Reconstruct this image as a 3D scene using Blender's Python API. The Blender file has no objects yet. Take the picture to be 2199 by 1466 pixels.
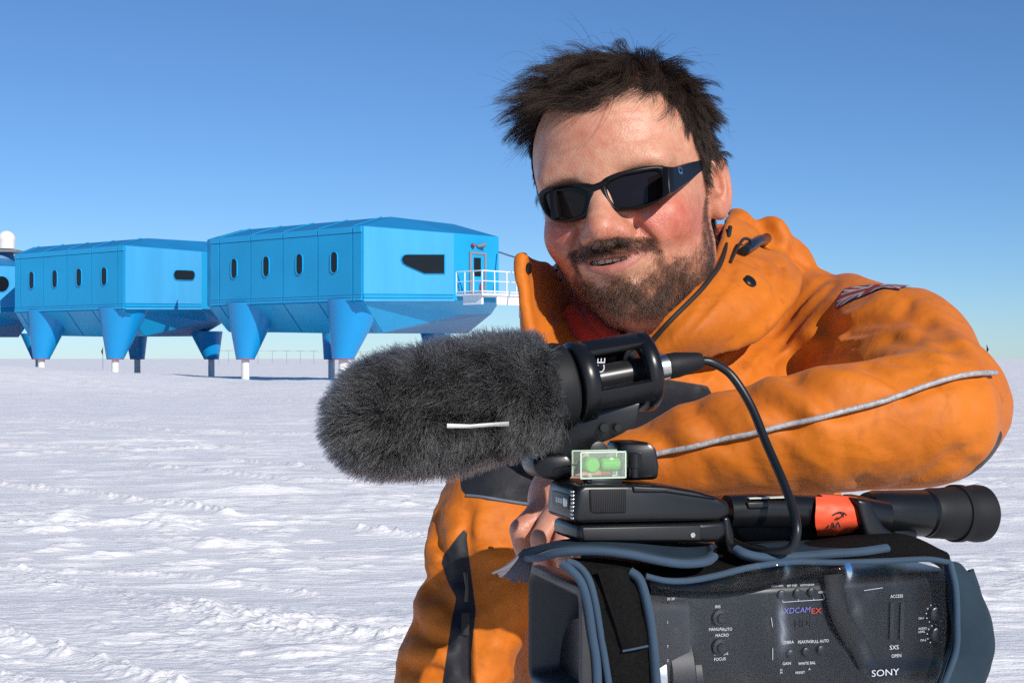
import bpy, bmesh, math, random
import numpy as np
from mathutils import Vector, Matrix

# ---------------------------------------------------------------- camera, sky, sun, exposure
S = bpy.context.scene
COL = S.collection
CAMZ = 1.4                      # eye height of the photographer above the snow
FPX = 3054.0                    # focal length in pixels of the 2199 px wide photograph (50 mm)
cam_d = bpy.data.cameras.new('camera'); cam_d.lens = 50.0; cam_d.sensor_width = 36.0
cam_d.clip_start = 0.05; cam_d.clip_end = 20000
cam_d.shift_y = 37.0 / 2199.0
cam = bpy.data.objects.new('camera', cam_d); COL.objects.link(cam)
cam.location = (0, 0, CAMZ); cam.rotation_euler = (math.radians(90), 0, 0)
S.camera = cam

SUN_AZ = math.radians(30)       # to the right of straight behind the photographer
SUN_EL = math.radians(29)
SUN = Vector((math.sin(SUN_AZ) * math.cos(SUN_EL), -math.cos(SUN_AZ) * math.cos(SUN_EL), math.sin(SUN_EL)))
W = bpy.data.worlds.new('World'); S.world = W; W.use_nodes = True
nt = W.node_tree; nt.nodes.clear()
wo = nt.nodes.new('ShaderNodeOutputWorld'); bg = nt.nodes.new('ShaderNodeBackground'); sk = nt.nodes.new('ShaderNodeTexSky')
sk.sky_type = 'NISHITA'; sk.sun_disc = False
sk.sun_elevation = SUN_EL
sk.sun_rotation = math.atan2(SUN.x, SUN.y)
sk.altitude = 2000; sk.air_density = 1.0; sk.dust_density = 0.5; sk.ozone_density = 8.0
bg.inputs['Strength'].default_value = 0.112
tint = nt.nodes.new('ShaderNodeMix'); tint.data_type = 'RGBA'; tint.blend_type = 'MULTIPLY'; tint.inputs[0].default_value = 1.0
tint.inputs[7].default_value = (0.93, 0.97, 0.97, 1)      # the photograph's cool white balance, the same over the whole sky
nt.links.new(sk.outputs[0], tint.inputs[6]); nt.links.new(tint.outputs[2], bg.inputs['Color']); nt.links.new(bg.outputs[0], wo.inputs['Surface'])
sun_d = bpy.data.lights.new('sun', 'SUN'); sun_d.energy = 4.6; sun_d.angle = math.radians(0.53); sun_d.color = (1.0, 0.94, 0.86)
sun = bpy.data.objects.new('sun', sun_d); COL.objects.link(sun)
sun.rotation_euler = (-SUN).to_track_quat('-Z', 'Y').to_euler(); sun.location = SUN * 50
S.view_settings.view_transform = 'Standard'; S.view_settings.look = 'None'
S.view_settings.exposure = 0.0; S.view_settings.gamma = 1.0; S.view_settings.use_curve_mapping = False
S.render.engine = 'CYCLES'
S.cycles.use_denoising = False; S.cycles.use_adaptive_sampling = False
S.cycles.max_bounces = 8; S.cycles.transparent_max_bounces = 16
S.cycles.sample_clamp_indirect = 6.0; S.cycles.caustics_reflective = False; S.cycles.caustics_refractive = False

# ---------------------------------------------------------------- helpers
def P(x, y, d):
    """A point of the place: photograph direction (x, y) and distance d along the view axis, in metres."""
    return Vector(((x - 1099.5) / FPX * d, d, CAMZ + (770.0 - y) / FPX * d))

def tag(o, label=None, cat=None, group=None, kind=None):
    if label: o['label'] = label
    if cat: o['category'] = cat
    if group: o['group'] = group
    if kind: o['kind'] = kind
    return o

def empty(name, loc=(0, 0, 0), parent=None):
    o = bpy.data.objects.new(name, None); COL.objects.link(o)
    o.location = loc; o.empty_display_size = 0.05
    bpy.context.view_layer.update()
    return o

def link(name, me, mat=None, parent=None, smooth=False):
    o = bpy.data.objects.new(name, me); COL.objects.link(o)
    if mat is not None:
        if isinstance(mat, (list, tuple)):
            for m in mat: me.materials.append(m)
        else: me.materials.append(mat)
    if smooth:
        me.polygons.foreach_set('use_smooth', [True] * len(me.polygons))
    if parent is not None:
        o.parent = parent
        mw = Matrix.Translation(parent.location) if parent.parent is None else \
            Matrix.Translation(parent.parent.location) @ parent.matrix_parent_inverse @ Matrix.Translation(parent.location)
        o.matrix_parent_inverse = mw.inverted()
    return o

def mesh(name, verts, faces, mat=None, parent=None, smooth=False):
    me = bpy.data.meshes.new(name)
    me.from_pydata([tuple(v) for v in verts], [], faces); me.update()
    return link(name, me, mat, parent, smooth)

def npmesh(name, V, F4, mat=None, parent=None, smooth=True):
    """fast quad/tri mesh from arrays"""
    me = bpy.data.meshes.new(name)
    n = F4.shape[1]
    me.vertices.add(len(V)); me.vertices.foreach_set('co', np.ascontiguousarray(V, np.float32).ravel())
    me.loops.add(len(F4) * n); me.loops.foreach_set('vertex_index', np.ascontiguousarray(F4, np.int32).ravel())
    me.polygons.add(len(F4)); me.polygons.foreach_set('loop_start', np.arange(0, len(F4) * n, n, dtype=np.int32))
    me.update(calc_edges=True)
    return link(name, me, mat, parent, smooth)

def bmlink(name, bm, mat=None, parent=None, smooth=False, sharp=None):
    me = bpy.data.meshes.new(name)
    bmesh.ops.recalc_face_normals(bm, faces=bm.faces)
    if smooth:
        for f in bm.faces: f.smooth = True
        lim = math.radians(sharp or 40)
        for e in bm.edges:
            if len(e.link_faces) == 2 and e.calc_face_angle(0) > lim: e.smooth = False
    bm.to_mesh(me); bm.free()
    return link(name, me, mat, parent)

def bm_box(bm, c, half, rot=None, bevel=0.0, seg=2):
    r = bmesh.ops.create_cube(bm, size=2.0)
    vs = r['verts']
    bmesh.ops.scale(bm, vec=Vector(half), verts=vs)
    if bevel > 0:
        es = {e for v in vs for e in v.link_edges}
        rr = bmesh.ops.bevel(bm, geom=list(es), offset=bevel, segments=seg, affect='EDGES', profile=0.5)
        vs = list({v for f in rr['faces'] for v in f.verts} | {v for v in vs if v.is_valid})
    M = Matrix.Translation(c) @ (rot.to_4x4() if rot is not None else Matrix.Identity(4))
    bmesh.ops.transform(bm, matrix=M, verts=vs)
    return vs

def box(name, c, half, mat, parent=None, rot=None, bevel=0.0, seg=2, smooth=True):
    bm = bmesh.new(); bm_box(bm, c, half, rot, bevel, seg)
    return bmlink(name, bm, mat, parent, smooth and bevel > 0)

def frame_of(t, up=Vector((0, 0, 1))):
    t = t.normalized()
    if abs(t.dot(up)) > 0.97: up = Vector((0, 1, 0))
    a = t.cross(up).normalized(); b = a.cross(t).normalized()
    return a, b

def catmull(pts, n):
    """n samples per span through the points"""
    pts = np.asarray([tuple(p) for p in pts], float)
    p = np.vstack([2 * pts[0] - pts[1], pts, 2 * pts[-1] - pts[-2]])
    out = []
    for i in range(1, len(p) - 2):
        t = np.linspace(0, 1, n, endpoint=False)[:, None]
        a, b, c, d = p[i - 1], p[i], p[i + 1], p[i + 2]
        out.append(0.5 * (2 * b + (c - a) * t + (2 * a - 5 * b + 4 * c - d) * t ** 2 + (3 * b - a - 3 * c + d) * t ** 3))
    out.append(pts[-1:])
    return np.vstack(out)

def bm_tube(bm, pts, rad, n=10, cap=True, flat=1.0, up=Vector((0, 0, 1))):
    pts = [Vector(p) for p in pts]
    rads = rad if isinstance(rad, (list, tuple, np.ndarray)) else [rad] * len(pts)
    rings = []; pa = None
    for i, p in enumerate(pts):
        t = (pts[min(i + 1, len(pts) - 1)] - pts[max(i - 1, 0)])
        if pa is None: a, b = frame_of(t, up)
        else:
            a = (pa - t.normalized() * pa.dot(t.normalized()))
            if a.length < 1e-6: a, b = frame_of(t, up)
            a.normalize(); b = a.cross(t.normalized()).normalized()
        pa = a
        rings.append([bm.verts.new(p + (a * math.cos(k * 2 * math.pi / n) + b * flat * math.sin(k * 2 * math.pi / n)) * rads[i]) for k in range(n)])
    for i in range(len(rings) - 1):
        for k in range(n):
            bm.faces.new((rings[i][k], rings[i][(k + 1) % n], rings[i + 1][(k + 1) % n], rings[i + 1][k]))
    if cap:
        bm.faces.new(rings[0][::-1]); bm.faces.new(rings[-1])

def tube(name, pts, rad, mat, parent=None, n=10, flat=1.0, up=Vector((0, 0, 1))):
    bm = bmesh.new(); bm_tube(bm, pts, rad, n, True, flat, up)
    return bmlink(name, bm, mat, parent, True, 50)

def bm_lathe(bm, c, axis, prof, n=32, up=Vector((0, 0, 1)), cap=True):
    """prof: list of (distance along the axis, radius)"""
    axis = Vector(axis).normalized(); a, b = frame_of(axis, up); c = Vector(c)
    rings = [[bm.verts.new(c + axis * s + (a * math.cos(k * 2 * math.pi / n) + b * math.sin(k * 2 * math.pi / n)) * max(r, 1e-5)) for k in range(n)] for s, r in prof]
    for i in range(len(rings) - 1):
        for k in range(n):
            bm.faces.new((rings[i][k], rings[i][(k + 1) % n], rings[i + 1][(k + 1) % n], rings[i + 1][k]))
    if cap:
        bm.faces.new(rings[0][::-1]); bm.faces.new(rings[-1])

def lathe(name, c, axis, prof, mat, parent=None, n=32, sharp=30, cap=True):
    bm = bmesh.new(); bm_lathe(bm, c, axis, prof, n, cap=cap)
    return bmlink(name, bm, mat, parent, True, sharp)

def hair(name, strands, r0, r1, mat, parent=None):
    """strands: array (N, K, 3)"""
    N, K, _ = strands.shape
    cu = bpy.data.hair_curves.new(name)
    cu.add_curves([K] * N)
    cu.points.foreach_set('position', np.ascontiguousarray(strands, np.float32).ravel())
    rad = np.linspace(r0, r1, K, dtype=np.float32)
    cu.points.foreach_set('radius', np.tile(rad, N))
    cu.materials.append(mat)
    o = bpy.data.objects.new(name, cu); COL.objects.link(o)
    if parent is not None:
        o.parent = parent
        mw = Matrix.Translation(parent.location) if parent.parent is None else \
            Matrix.Translation(parent.parent.location) @ parent.matrix_parent_inverse @ Matrix.Translation(parent.location)
        o.matrix_parent_inverse = mw.inverted()
    return o

# ---------------------------------------------------------------- materials
def mat(name, col, rough=0.5, metal=0.0, spec=0.5, bump=0.0, bscale=200.0, var=0.0, vscale=20.0, coat=0.0, sheen=0.0, coord='Object', stretch=None, bdist=0.001):
    m = bpy.data.materials.new(name); m.use_nodes = True
    n = m.node_tree.nodes; l = m.node_tree.links; b = n['Principled BSDF']
    b.inputs['Base Color'].default_value = (*col, 1); b.inputs['Roughness'].default_value = rough
    b.inputs['Metallic'].default_value = metal; b.inputs['Specular IOR Level'].default_value = spec
    b.inputs['Coat Weight'].default_value = coat
    if sheen: b.inputs['Sheen Weight'].default_value = sheen
    if bump or var:
        tc = n.new('ShaderNodeTexCoord'); src = tc.outputs[coord]
        if stretch:
            mp = n.new('ShaderNodeMapping'); mp.inputs['Scale'].default_value = stretch
            l.new(src, mp.inputs['Vector']); src = mp.outputs[0]
    if var:
        nz = n.new('ShaderNodeTexNoise'); nz.inputs['Scale'].default_value = vscale; nz.inputs['Detail'].default_value = 6
        l.new(src, nz.inputs['Vector'])
        mr = n.new('ShaderNodeMapRange'); mr.inputs['From Min'].default_value = 0.3; mr.inputs['From Max'].default_value = 0.7
        mr.inputs['To Min'].default_value = 1 - var; mr.inputs['To Max'].default_value = 1 + var
        l.new(nz.outputs[0], mr.inputs['Value'])
        mx = n.new('ShaderNodeMix'); mx.data_type = 'RGBA'; mx.blend_type = 'MULTIPLY'; mx.inputs[0].default_value = 1
        mx.inputs[6].default_value = (*col, 1); l.new(mr.outputs[0], mx.inputs[7]); l.new(mx.outputs[2], b.inputs['Base Color'])
        rr = n.new('ShaderNodeMapRange'); rr.inputs['To Min'].default_value = rough * (1 - var); rr.inputs['To Max'].default_value = min(1, rough * (1 + var))
        l.new(nz.outputs[0], rr.inputs['Value']); l.new(rr.outputs[0], b.inputs['Roughness'])
    if bump:
        nb = n.new('ShaderNodeTexNoise'); nb.inputs['Scale'].default_value = bscale; nb.inputs['Detail'].default_value = 4
        l.new(src, nb.inputs['Vector'])
        bp = n.new('ShaderNodeBump'); bp.inputs['Strength'].default_value = bump; bp.inputs['Distance'].default_value = bdist
        l.new(nb.outputs[0], bp.inputs['Height']); l.new(bp.outputs[0], b.inputs['Normal'])
    return m

rng = np.random.default_rng(7)
random.seed(7)

def vnoise(p, seed=0):
    """smooth value noise on array (..., D) for D = 2 or 3, roughly -1..1"""
    p = np.asarray(p, float); i = np.floor(p).astype(np.int64); f = p - i; f = f * f * (3 - 2 * f)
    D = p.shape[-1]; out = 0
    for c in range(2 ** D):
        w = 1.0; h = np.full(p.shape[:-1], seed * 7919 + 17, np.int64)
        for k in range(D):
            o = (c >> k) & 1
            w = w * (f[..., k] if o else 1 - f[..., k])
            h = (h ^ ((i[..., k] + o) * (73856093, 19349663, 83492791)[k])) * 1274126177 & 0x7fffffff
        h = (h ^ (h >> 13)) * 1103515245 & 0x7fffffff
        h = (h ^ (h >> 11))
        out = out + w * ((h & 0xffff) / 32767.5 - 1)
    return out

def fbm(p, octv=4, seed=0, gain=0.5):
    a = 1.0; s = 0; q = np.asarray(p, float)
    for o in range(octv):
        s = s + a * vnoise(q, seed + o * 13); q = q * 2.03 + 5.3; a *= gain
    return s
# ================================================================ snow
def seg_dist(x, y, a, b):
    ax, ay = a; bx, by = b; dx, dy = bx - ax, by - ay
    t = np.clip(((x - ax) * dx + (y - ay) * dy) / (dx * dx + dy * dy), 0, 1)
    return np.hypot(x - ax - t * dx, y - ay - t * dy), t

def G(px, py):
    d = CAMZ * FPX / (py - 770.0)
    return ((px - 1099.5) / FPX * d, d)

TRACKS = [  # lines of churned snow crossing the plain: (points in the photograph, width m, height m)
    ([(-150, 1195), (330, 1275), (480, 1310), (900, 1372)], 0.22, 0.016),
    ([(390, 1290), (640, 1345), (900, 1368)], 0.18, 0.014),
    ([(-100, 1040), (200, 1070), (500, 1110)], 0.07, 0.042),
    ([(280, 1005), (460, 1025), (640, 1046), (760, 1048)], 0.06, 0.036),
    ([(-100, 890), (170, 910), (400, 930), (640, 934)], 0.10, 0.040),
    ([(470, 995), (620, 1010), (700, 1022)], 0.06, 0.03),
    ([(770, 1138), (900, 1152), (1100, 1170)], 0.06, 0.035),
    ([(-60, 1330), (150, 1390), (420, 1480)], 0.08, 0.03),
    ([(0, 1440), (120, 1475)], 0.06, 0.03),
    ([(560, 860), (900, 872)], 0.14, 0.04),
    ([(-100, 955), (300, 968), (560, 962)], 0.08, 0.035),
    ([(0, 1215), (400, 1225), (700, 1268)], 0.06, 0.022),
    ([(150, 845), (500, 853), (900, 850)], 0.12, 0.045),
    ([(-50, 1128), (170, 1130), (420, 1128)], 0.06, 0.030),
]
def ground_h(x, y):
    r = np.hypot(x, y)
    h = np.zeros_like(x)
    fade = np.clip((r - 3) / 4, 0, 1)
    # broad drifts; the plain climbs a little towards the far left
    h += 0.06 * fbm(np.stack([x / 14, y / 9], -1), 2, 3) * fade
    far = np.clip((r - 45) / 40, 0, 1)
    left = np.clip((-x - 12) / 24, 0, 1)
    h += far * far * (3 - 2 * far) * (0.25 * left + 0.0)
    h += np.exp(-((r - 66) / 11) ** 2) * np.clip((6 - x) / 10, 0, 1) * (0.36 + 0.065 * np.clip(-x - 12.4, 0, 14))
    h += np.clip((r - 150) / 500, 0, 1) * (0.55 + 0.3 * fbm(np.stack([x / 90, y / 90], -1), 3, 9))
    # wind-packed ripples, long across the view
    a = 0.10
    u = x * math.cos(a) + y * math.sin(a); v = -x * math.sin(a) + y * math.cos(a)
    n1 = fbm(np.stack([u / 1.5, v / 0.42], -1), 4, 21, 0.55)
    h += 0.036 * np.maximum(0, n1 - 0.15) * fade
    n2 = fbm(np.stack([u / 4.5, v / 1.3], -1), 3, 31)
    h += 0.028 * np.abs(n2) * fade
    n3 = fbm(np.stack([u / 0.38, v / 0.13], -1), 3, 41, 0.6)
    patch = np.clip(fbm(np.stack([x / 2.6, y / 2.2], -1), 3, 51) * 1.6 + 0.15, 0, 1)
    near = np.clip(1 - (r - 30) / 40, 0, 1)
    h += 0.030 * np.maximum(0, n3 - 0.1) * patch * near
    # churned tracks
    lump = np.maximum(0, fbm(np.stack([x / 0.06, y / 0.06], -1), 3, 61, 0.6) + 0.25)
    for pts, w, amp in TRACKS:
        g = [G(*p) for p in pts]
        best = np.full_like(x, 1e9)
        for i in range(len(g) - 1):
            d, t = seg_dist(x + 0.06 * n1, y + 0.06 * n2, g[i], g[i + 1]); best = np.minimum(best, d)
        wv = w * (1 + 0.35 * n2) * (0.8 + 0.3 * np.clip(r / 20, 0, 2))
        h += 1.35 * amp * np.exp(-(best / wv) ** 2) * (0.65 + 0.5 * lump)
    # broken crust in the near left foreground
    c = G(420, 1370); q = ((x - c[0] + 0.35 * (y - c[1])) / 3.6) ** 2 + ((y - c[1]) / 1.5) ** 2
    crust = np.clip(1.35 - q, 0, 1)
    h += (0.011 * np.maximum(0, fbm(np.stack([x / 0.13, y / 0.085], -1), 3, 71, 0.6) + 0.02) + 0.010 * np.abs(fbm(np.stack([x / 0.5, y / 0.22], -1), 3, 73))) * crust
    # two low smooth snow tails
    for px, py, lx, ly, amp in ((545, 1066, 0.55, 0.16, 0.075), (715, 1059, 0.7, 0.14, 0.075), (330, 1136, 0.14, 0.07, 0.05), (370, 1168, 0.18, 0.07, 0.05), (360, 1118, 0.12, 0.06, 0.04), (140, 1018, 0.2, 0.1, 0.05), (45, 980, 0.3, 0.12, 0.07)):
        c = G(px, py); s = (x - c[0]) / lx
        h += amp * np.exp(-np.where(s > 0, s * s * 0.5, s * s * 3) - ((y - c[1]) / ly) ** 2) * (0.8 + 0.3 * n3)
    return h * np.clip((r - 2.2) / 2, 0, 1)

def build_ground():
    rr = [0.0]
    r = 1.2
    while r < 9000:
        rr.append(r)
        r *= 1.10 if r < 4.6 else (1.0030 if r < 13 else 1.0042 if r < 34 else (1.012 if r < 150 else 1.05))
    rr = np.array(rr)
    ang = np.concatenate([np.arange(-21.5, 1.5, 0.055), np.arange(1.5, 16.5, 0.4), np.arange(16.5, 21.5, 0.10), np.arange(21.5, 338.5, 3.0)])
    th = np.radians(ang)
    R, T = np.meshgrid(rr, th, indexing='ij')
    X = R * np.sin(T); Y = R * np.cos(T)
    Z = ground_h(X, Y)
    nr, na = R.shape
    V = np.stack([X, Y, Z], -1).reshape(-1, 3)
    i = np.arange(nr - 1)[:, None] * na; j = np.arange(na)[None, :]; j2 = (j + 1) % na
    F = np.stack([i + j, i + j2, i + na + j2, i + na + j], -1).reshape(-1, 4)
    m = bpy.data.materials.new('snow'); m.use_nodes = True
    n = m.node_tree.nodes; l = m.node_tree.links; b = n['Principled BSDF']
    b.inputs['Base Color'].default_value = (0.83, 0.84, 0.87, 1); b.inputs['Roughness'].default_value = 0.55
    b.inputs['Specular IOR Level'].default_value = 0.25
    geo = n.new('ShaderNodeNewGeometry')
    mp = n.new('ShaderNodeMapping'); mp.inputs['Scale'].default_value = (5, 22, 9); mp.inputs['Rotation'].default_value = (0, 0, -0.10)
    l.new(geo.outputs['Position'], mp.inputs['Vector'])
    z1 = n.new('ShaderNodeTexNoise'); z1.inputs['Scale'].default_value = 1.0; z1.inputs['Detail'].default_value = 7; z1.inputs['Roughness'].default_value = 0.62
    l.new(mp.outputs[0], z1.inputs['Vector'])
    z2 = n.new('ShaderNodeTexNoise'); z2.inputs['Scale'].default_value = 34; z2.inputs['Detail'].default_value = 5; z2.inputs['Roughness'].default_value = 0.7
    l.new(geo.outputs['Position'], z2.inputs['Vector'])
    b1 = n.new('ShaderNodeBump'); b1.inputs['Strength'].default_value = 0.65; b1.inputs['Distance'].default_value = 0.036
    b2 = n.new('ShaderNodeBump'); b2.inputs['Strength'].default_value = 0.45; b2.inputs['Distance'].default_value = 0.014
    l.new(z1.outputs[0], b1.inputs['Height']); l.new(z2.outputs[0], b2.inputs['Height'])
    l.new(b1.outputs[0], b2.inputs['Normal']); l.new(b2.outputs[0], b.inputs['Normal'])
    # firm wind-glazed crust is a little greyer than loose snow
    z3 = n.new('ShaderNodeTexNoise'); z3.inputs['Scale'].default_value = 0.16; z3.inputs['Detail'].default_value = 7; z3.inputs['Roughness'].default_value = 0.6
    l.new(mp.outputs[0], z3.inputs['Vector'])
    rp = n.new('ShaderNodeValToRGB'); rp.color_ramp.elements[0].position = 0.42; rp.color_ramp.elements[1].position = 0.66
    rp.color_ramp.elements[0].color = (0.84, 0.83, 0.83, 1); rp.color_ramp.elements[1].color = (0.97, 0.96, 0.945, 1)
    l.new(z3.outputs[0], rp.inputs[0]); l.new(rp.outputs[0], b.inputs['Base Color'])
    o = npmesh('snow_ground', V, F, m)
    tag(o, kind='structure')
    return o
build_ground()
# ================================================================ research station
M_BLUE = mat('blue_cladding', (0.004, 0.32, 0.62), 0.45, var=0.07, vscale=0.35, bump=0.15, bscale=1.2, bdist=0.02)
M_PALE = mat('pale_blue_cladding', (0.055, 0.36, 0.66), 0.42, var=0.06, vscale=0.6, stretch=(2, 2, 0.25), bump=0.12, bscale=1.2, bdist=0.02)
M_ROOF = mat('blue_roof', (0.010, 0.21, 0.48), 0.5, var=0.08, vscale=0.5)
M_DEEP = mat('blue_leg_paint', (0.004, 0.27, 0.60), 0.30, var=0.04, vscale=0.6)
M_UNDER = mat('hull_underside', (0.09, 0.23, 0.42), 0.6, var=0.06, vscale=0.5)  # base colour lightened to include light bounced up from the snow
M_SEAL = mat('blue_seam_trim', (0.01, 0.34, 0.66), 0.45)
M_SGLASS = mat('dark_station_glass', (0.008, 0.010, 0.012), 0.22, spec=0.35)
M_RED = mat('red_ring_paint', (0.32, 0.03, 0.05), 0.5)
M_PILE = mat('white_leg_pillar', (0.72, 0.70, 0.66), 0.55, var=0.08, vscale=2.0, stretch=(3, 3, 0.5))
M_RAIL = mat('white_railing', (0.78, 0.78, 0.78), 0.45)
M_DOME = mat('radome_shell', (0.78, 0.77, 0.73), 0.5, var=0.03, vscale=2)
M_GREYM = mat('grey_metal', (0.22, 0.23, 0.25), 0.5)
M_POLE = mat('antenna_pole_metal', (0.30, 0.33, 0.36), 0.6)
M_BLK = mat('black_cloth_flag', (0.01, 0.012, 0.012), 0.8)

def lerp(a, b, t): return a + (b - a) * t
def Q(q, u, v):
    """q = (bottom start, bottom end, top end, top start)"""
    return lerp(lerp(q[0], q[1], u), lerp(q[3], q[2], u), v)
def qnormal(q):
    n = (q[1] - q[0]).cross(q[3] - q[0]).normalized()
    c = (q[0] + q[1] + q[2] + q[3]) / 4
    return n
def prism(name, pts, n, t0, t1, m, parent, smooth=False):
    """flat polygon given a thickness along n, from t0 to t1"""
    k = len(pts); bm = bmesh.new()
    a = [bm.verts.new(p + n * t0) for p in pts]; b = [bm.verts.new(p + n * t1) for p in pts]
    bm.faces.new(a[::-1]); bm.faces.new(b)
    for i in range(k): bm.faces.new((a[i], a[(i + 1) % k], b[(i + 1) % k], b[i]))
    return bmlink(name, bm, m, parent)
def ring(name, outer, inner, n, t0, t1, m, parent):
    k = len(outer); bm = bmesh.new()
    L = [[bm.verts.new(p + n * t) for p in pts] for pts, t in ((outer, t0), (outer, t1), (inner, t1), (inner, t0))]
    for i in range(k):
        for s in range(3):
            bm.faces.new((L[s][i], L[s][(i + 1) % k], L[s + 1][(i + 1) % k], L[s + 1][i]))
    return bmlink(name, bm, m, parent)
def ray_plane(px, py, p0, n):
    o = Vector((0, 0, CAMZ)); d = P(px, py, 1.0) - o
    return o + d * ((p0 - o).dot(n) / d.dot(n))
def u_at(q, px):
    """position along quad q where it appears at column px"""
    lo, hi = 0.0, 1.0
    f = lambda u: 1099.5 + FPX * Q(q, u, 0.5).x / Q(q, u, 0.5).y
    up = f(1) > f(0)
    for _ in range(40):
        m = (lo + hi) / 2
        if (f(m) < px) == up: lo = m
        else: hi = m
    return lo

def slot_window(parent, c, ax, n, hw, hh, proud):
    """round-ended window: pane with a raised frame"""
    up = Vector((0, 0, 1)); up = (up - n * up.dot(n)).normalized()
    def loop(g):
        a, b = hw + g, hh + g; r = min(a, b); pts = []
        for k in range(24):
            t = k / 24 * 2 * math.pi; cx, cy = math.cos(t), math.sin(t)
            pts.append(c + ax * (cx * r + math.copysign(max(0, a - r), cx) * (1 if abs(cx) > 1e-6 else 0)) + up * (cy * r + math.copysign(max(0, b - r), cy) * (1 if abs(cy) > 1e-6 else 0)))
        return pts
    w = ring('window', loop(0.040), loop(0.0), n, proud - 0.05, proud + 0.05, M_SEAL, parent)
    prism('pane', loop(0.0), n, proud - 0.05, proud + 0.012, M_SGLASS, w)
    return w

def module(name, label, A, B, C, roof, seams, wins, hull_floor, group='blue station modules on legs'):
    """A wall-top corners, B crease corners (left end, near corner, end wall, far end); C bottom corners"""
    root = empty(name, (B[1].x, B[1].y, 0)); tag(root, label, 'building', group)
    E = (A[3] - A[1]); E.z = 0
    Ab, Bb = A[0] + E, B[0] + E
    # inner hull shell, slightly behind the panels
    V = list(A) + list(B) + [Ab, Bb]
    a, b, ab, bb = 0, 4, 8, 9
    F = [(b, b + 1, a + 1, a), (b + 1, b + 2, a + 2, a + 1), (b + 2, b + 3, a + 3, a + 2), (b + 3, bb, ab, a + 3), (bb, b, a, ab)]
    mesh('wall', V, F, M_BLUE, root)
    # roof
    r0, r1, r2 = roof; r3 = r0 + E * 0.55
    V = list(A) + [Ab, r0, r1, r2, r3]
    F = [(0, 1, 6, 5), (1, 2, 6), (2, 7, 6), (2, 3, 7), (3, 4, 8, 7), (4, 0, 5, 8), (5, 6, 7, 8)]
    rf = mesh('roof', V, F, M_ROOF, root)
    # lower hull and floor
    c0, c1, c2, c3, e = C
    cb = c0 + E * 0.75
    V = list(B) + [Bb, c0, c1, c2, c3, e, cb]
    F = [(0, 1, 6, 5), (1, 2, 7, 6), (2, 3, 8, 7), (4, 0, 5, 10), (3, 4, 10, 9), (3, 9, 8)]
    mesh('lower_hull', V, F, M_BLUE, root)
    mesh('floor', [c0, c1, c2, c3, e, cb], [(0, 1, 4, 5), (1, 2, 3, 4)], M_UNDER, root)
    q = (B[0], B[1], A[1], A[0]); n = qnormal(q)
    us = [0.0] + [u_at(q, s) for s in seams] + [1.0]
    for i in range(len(us) - 1):
        g = 0.0035
        u0, u1 = us[i] + g, us[i + 1] - g
        for v0, v1, t in ((0.075, 0.905, 0.06), (0.915, 0.995, 0.09), (0.0, 0.035, 0.10), (0.042, 0.068, 0.08)):
            prism('wall_panel' if t == 0.06 else 'trim_strip', [Q(q, u0, v0), Q(q, u1, v0), Q(q, u1, v1), Q(q, u0, v1)], n, 0.003, t, M_BLUE if t == 0.06 else M_SEAL, root)
    ql = (c0, c1, B[1], B[0]); nl = qnormal(ql)
    for i in range(len(us) - 1):
        u0, u1 = us[i] + 0.004, us[i + 1] - 0.004
        prism('hull_panel', [Q(ql, u0, 0.01), Q(ql, u1, 0.01), Q(ql, u1, 0.985), Q(ql, u0, 0.985)], nl, 0.003, 0.05, M_BLUE, root)
    axl = (B[1] - B[0]).normalized()
    for wx, wy in wins:
        c = ray_plane(wx, wy, B[1], n)
        slot_window(root, c, axl, n, 0.27, 0.57, 0.07)
    # pale end wall
    qe = (B[1], B[2], A[2], A[1]); ne = qnormal(qe)
    prism('end_panel', [Q(qe, 0.004, 0.085), Q(qe, 0.985, 0.085), Q(qe, 0.985, 0.99), Q(qe, 0.004, 0.99)], ne, 0.003, 0.05, M_PALE, root)
    prism('trim_strip', [Q(qe, 0.004, 0.03), Q(qe, 0.985, 0.03), Q(qe, 0.985, 0.07), Q(qe, 0.004, 0.07)], ne, 0.003, 0.09, M_BLUE, root)
    prism('trim_strip', [Q(qe, 0.0, -0.012), Q(qe, 0.985, -0.012), Q(qe, 0.985, 0.02), Q(qe, 0.0, 0.02)], ne, 0.003, 0.11, M_PALE, root)
    # two seams across the roof front slope
    qr = (A[0], A[1], roof[1], roof[0]); nr = qnormal(qr)
    for u in us[1:-1:1]:
        prism('roof_seam', [Q(qr, u - 0.003, 0), Q(qr, u + 0.003, 0), Q(qr, u + 0.003, 1), Q(qr, u - 0.003, 1)], nr, 0.003, 0.06, M_BLUE, rf)
    return root, qe, ne, E

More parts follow.
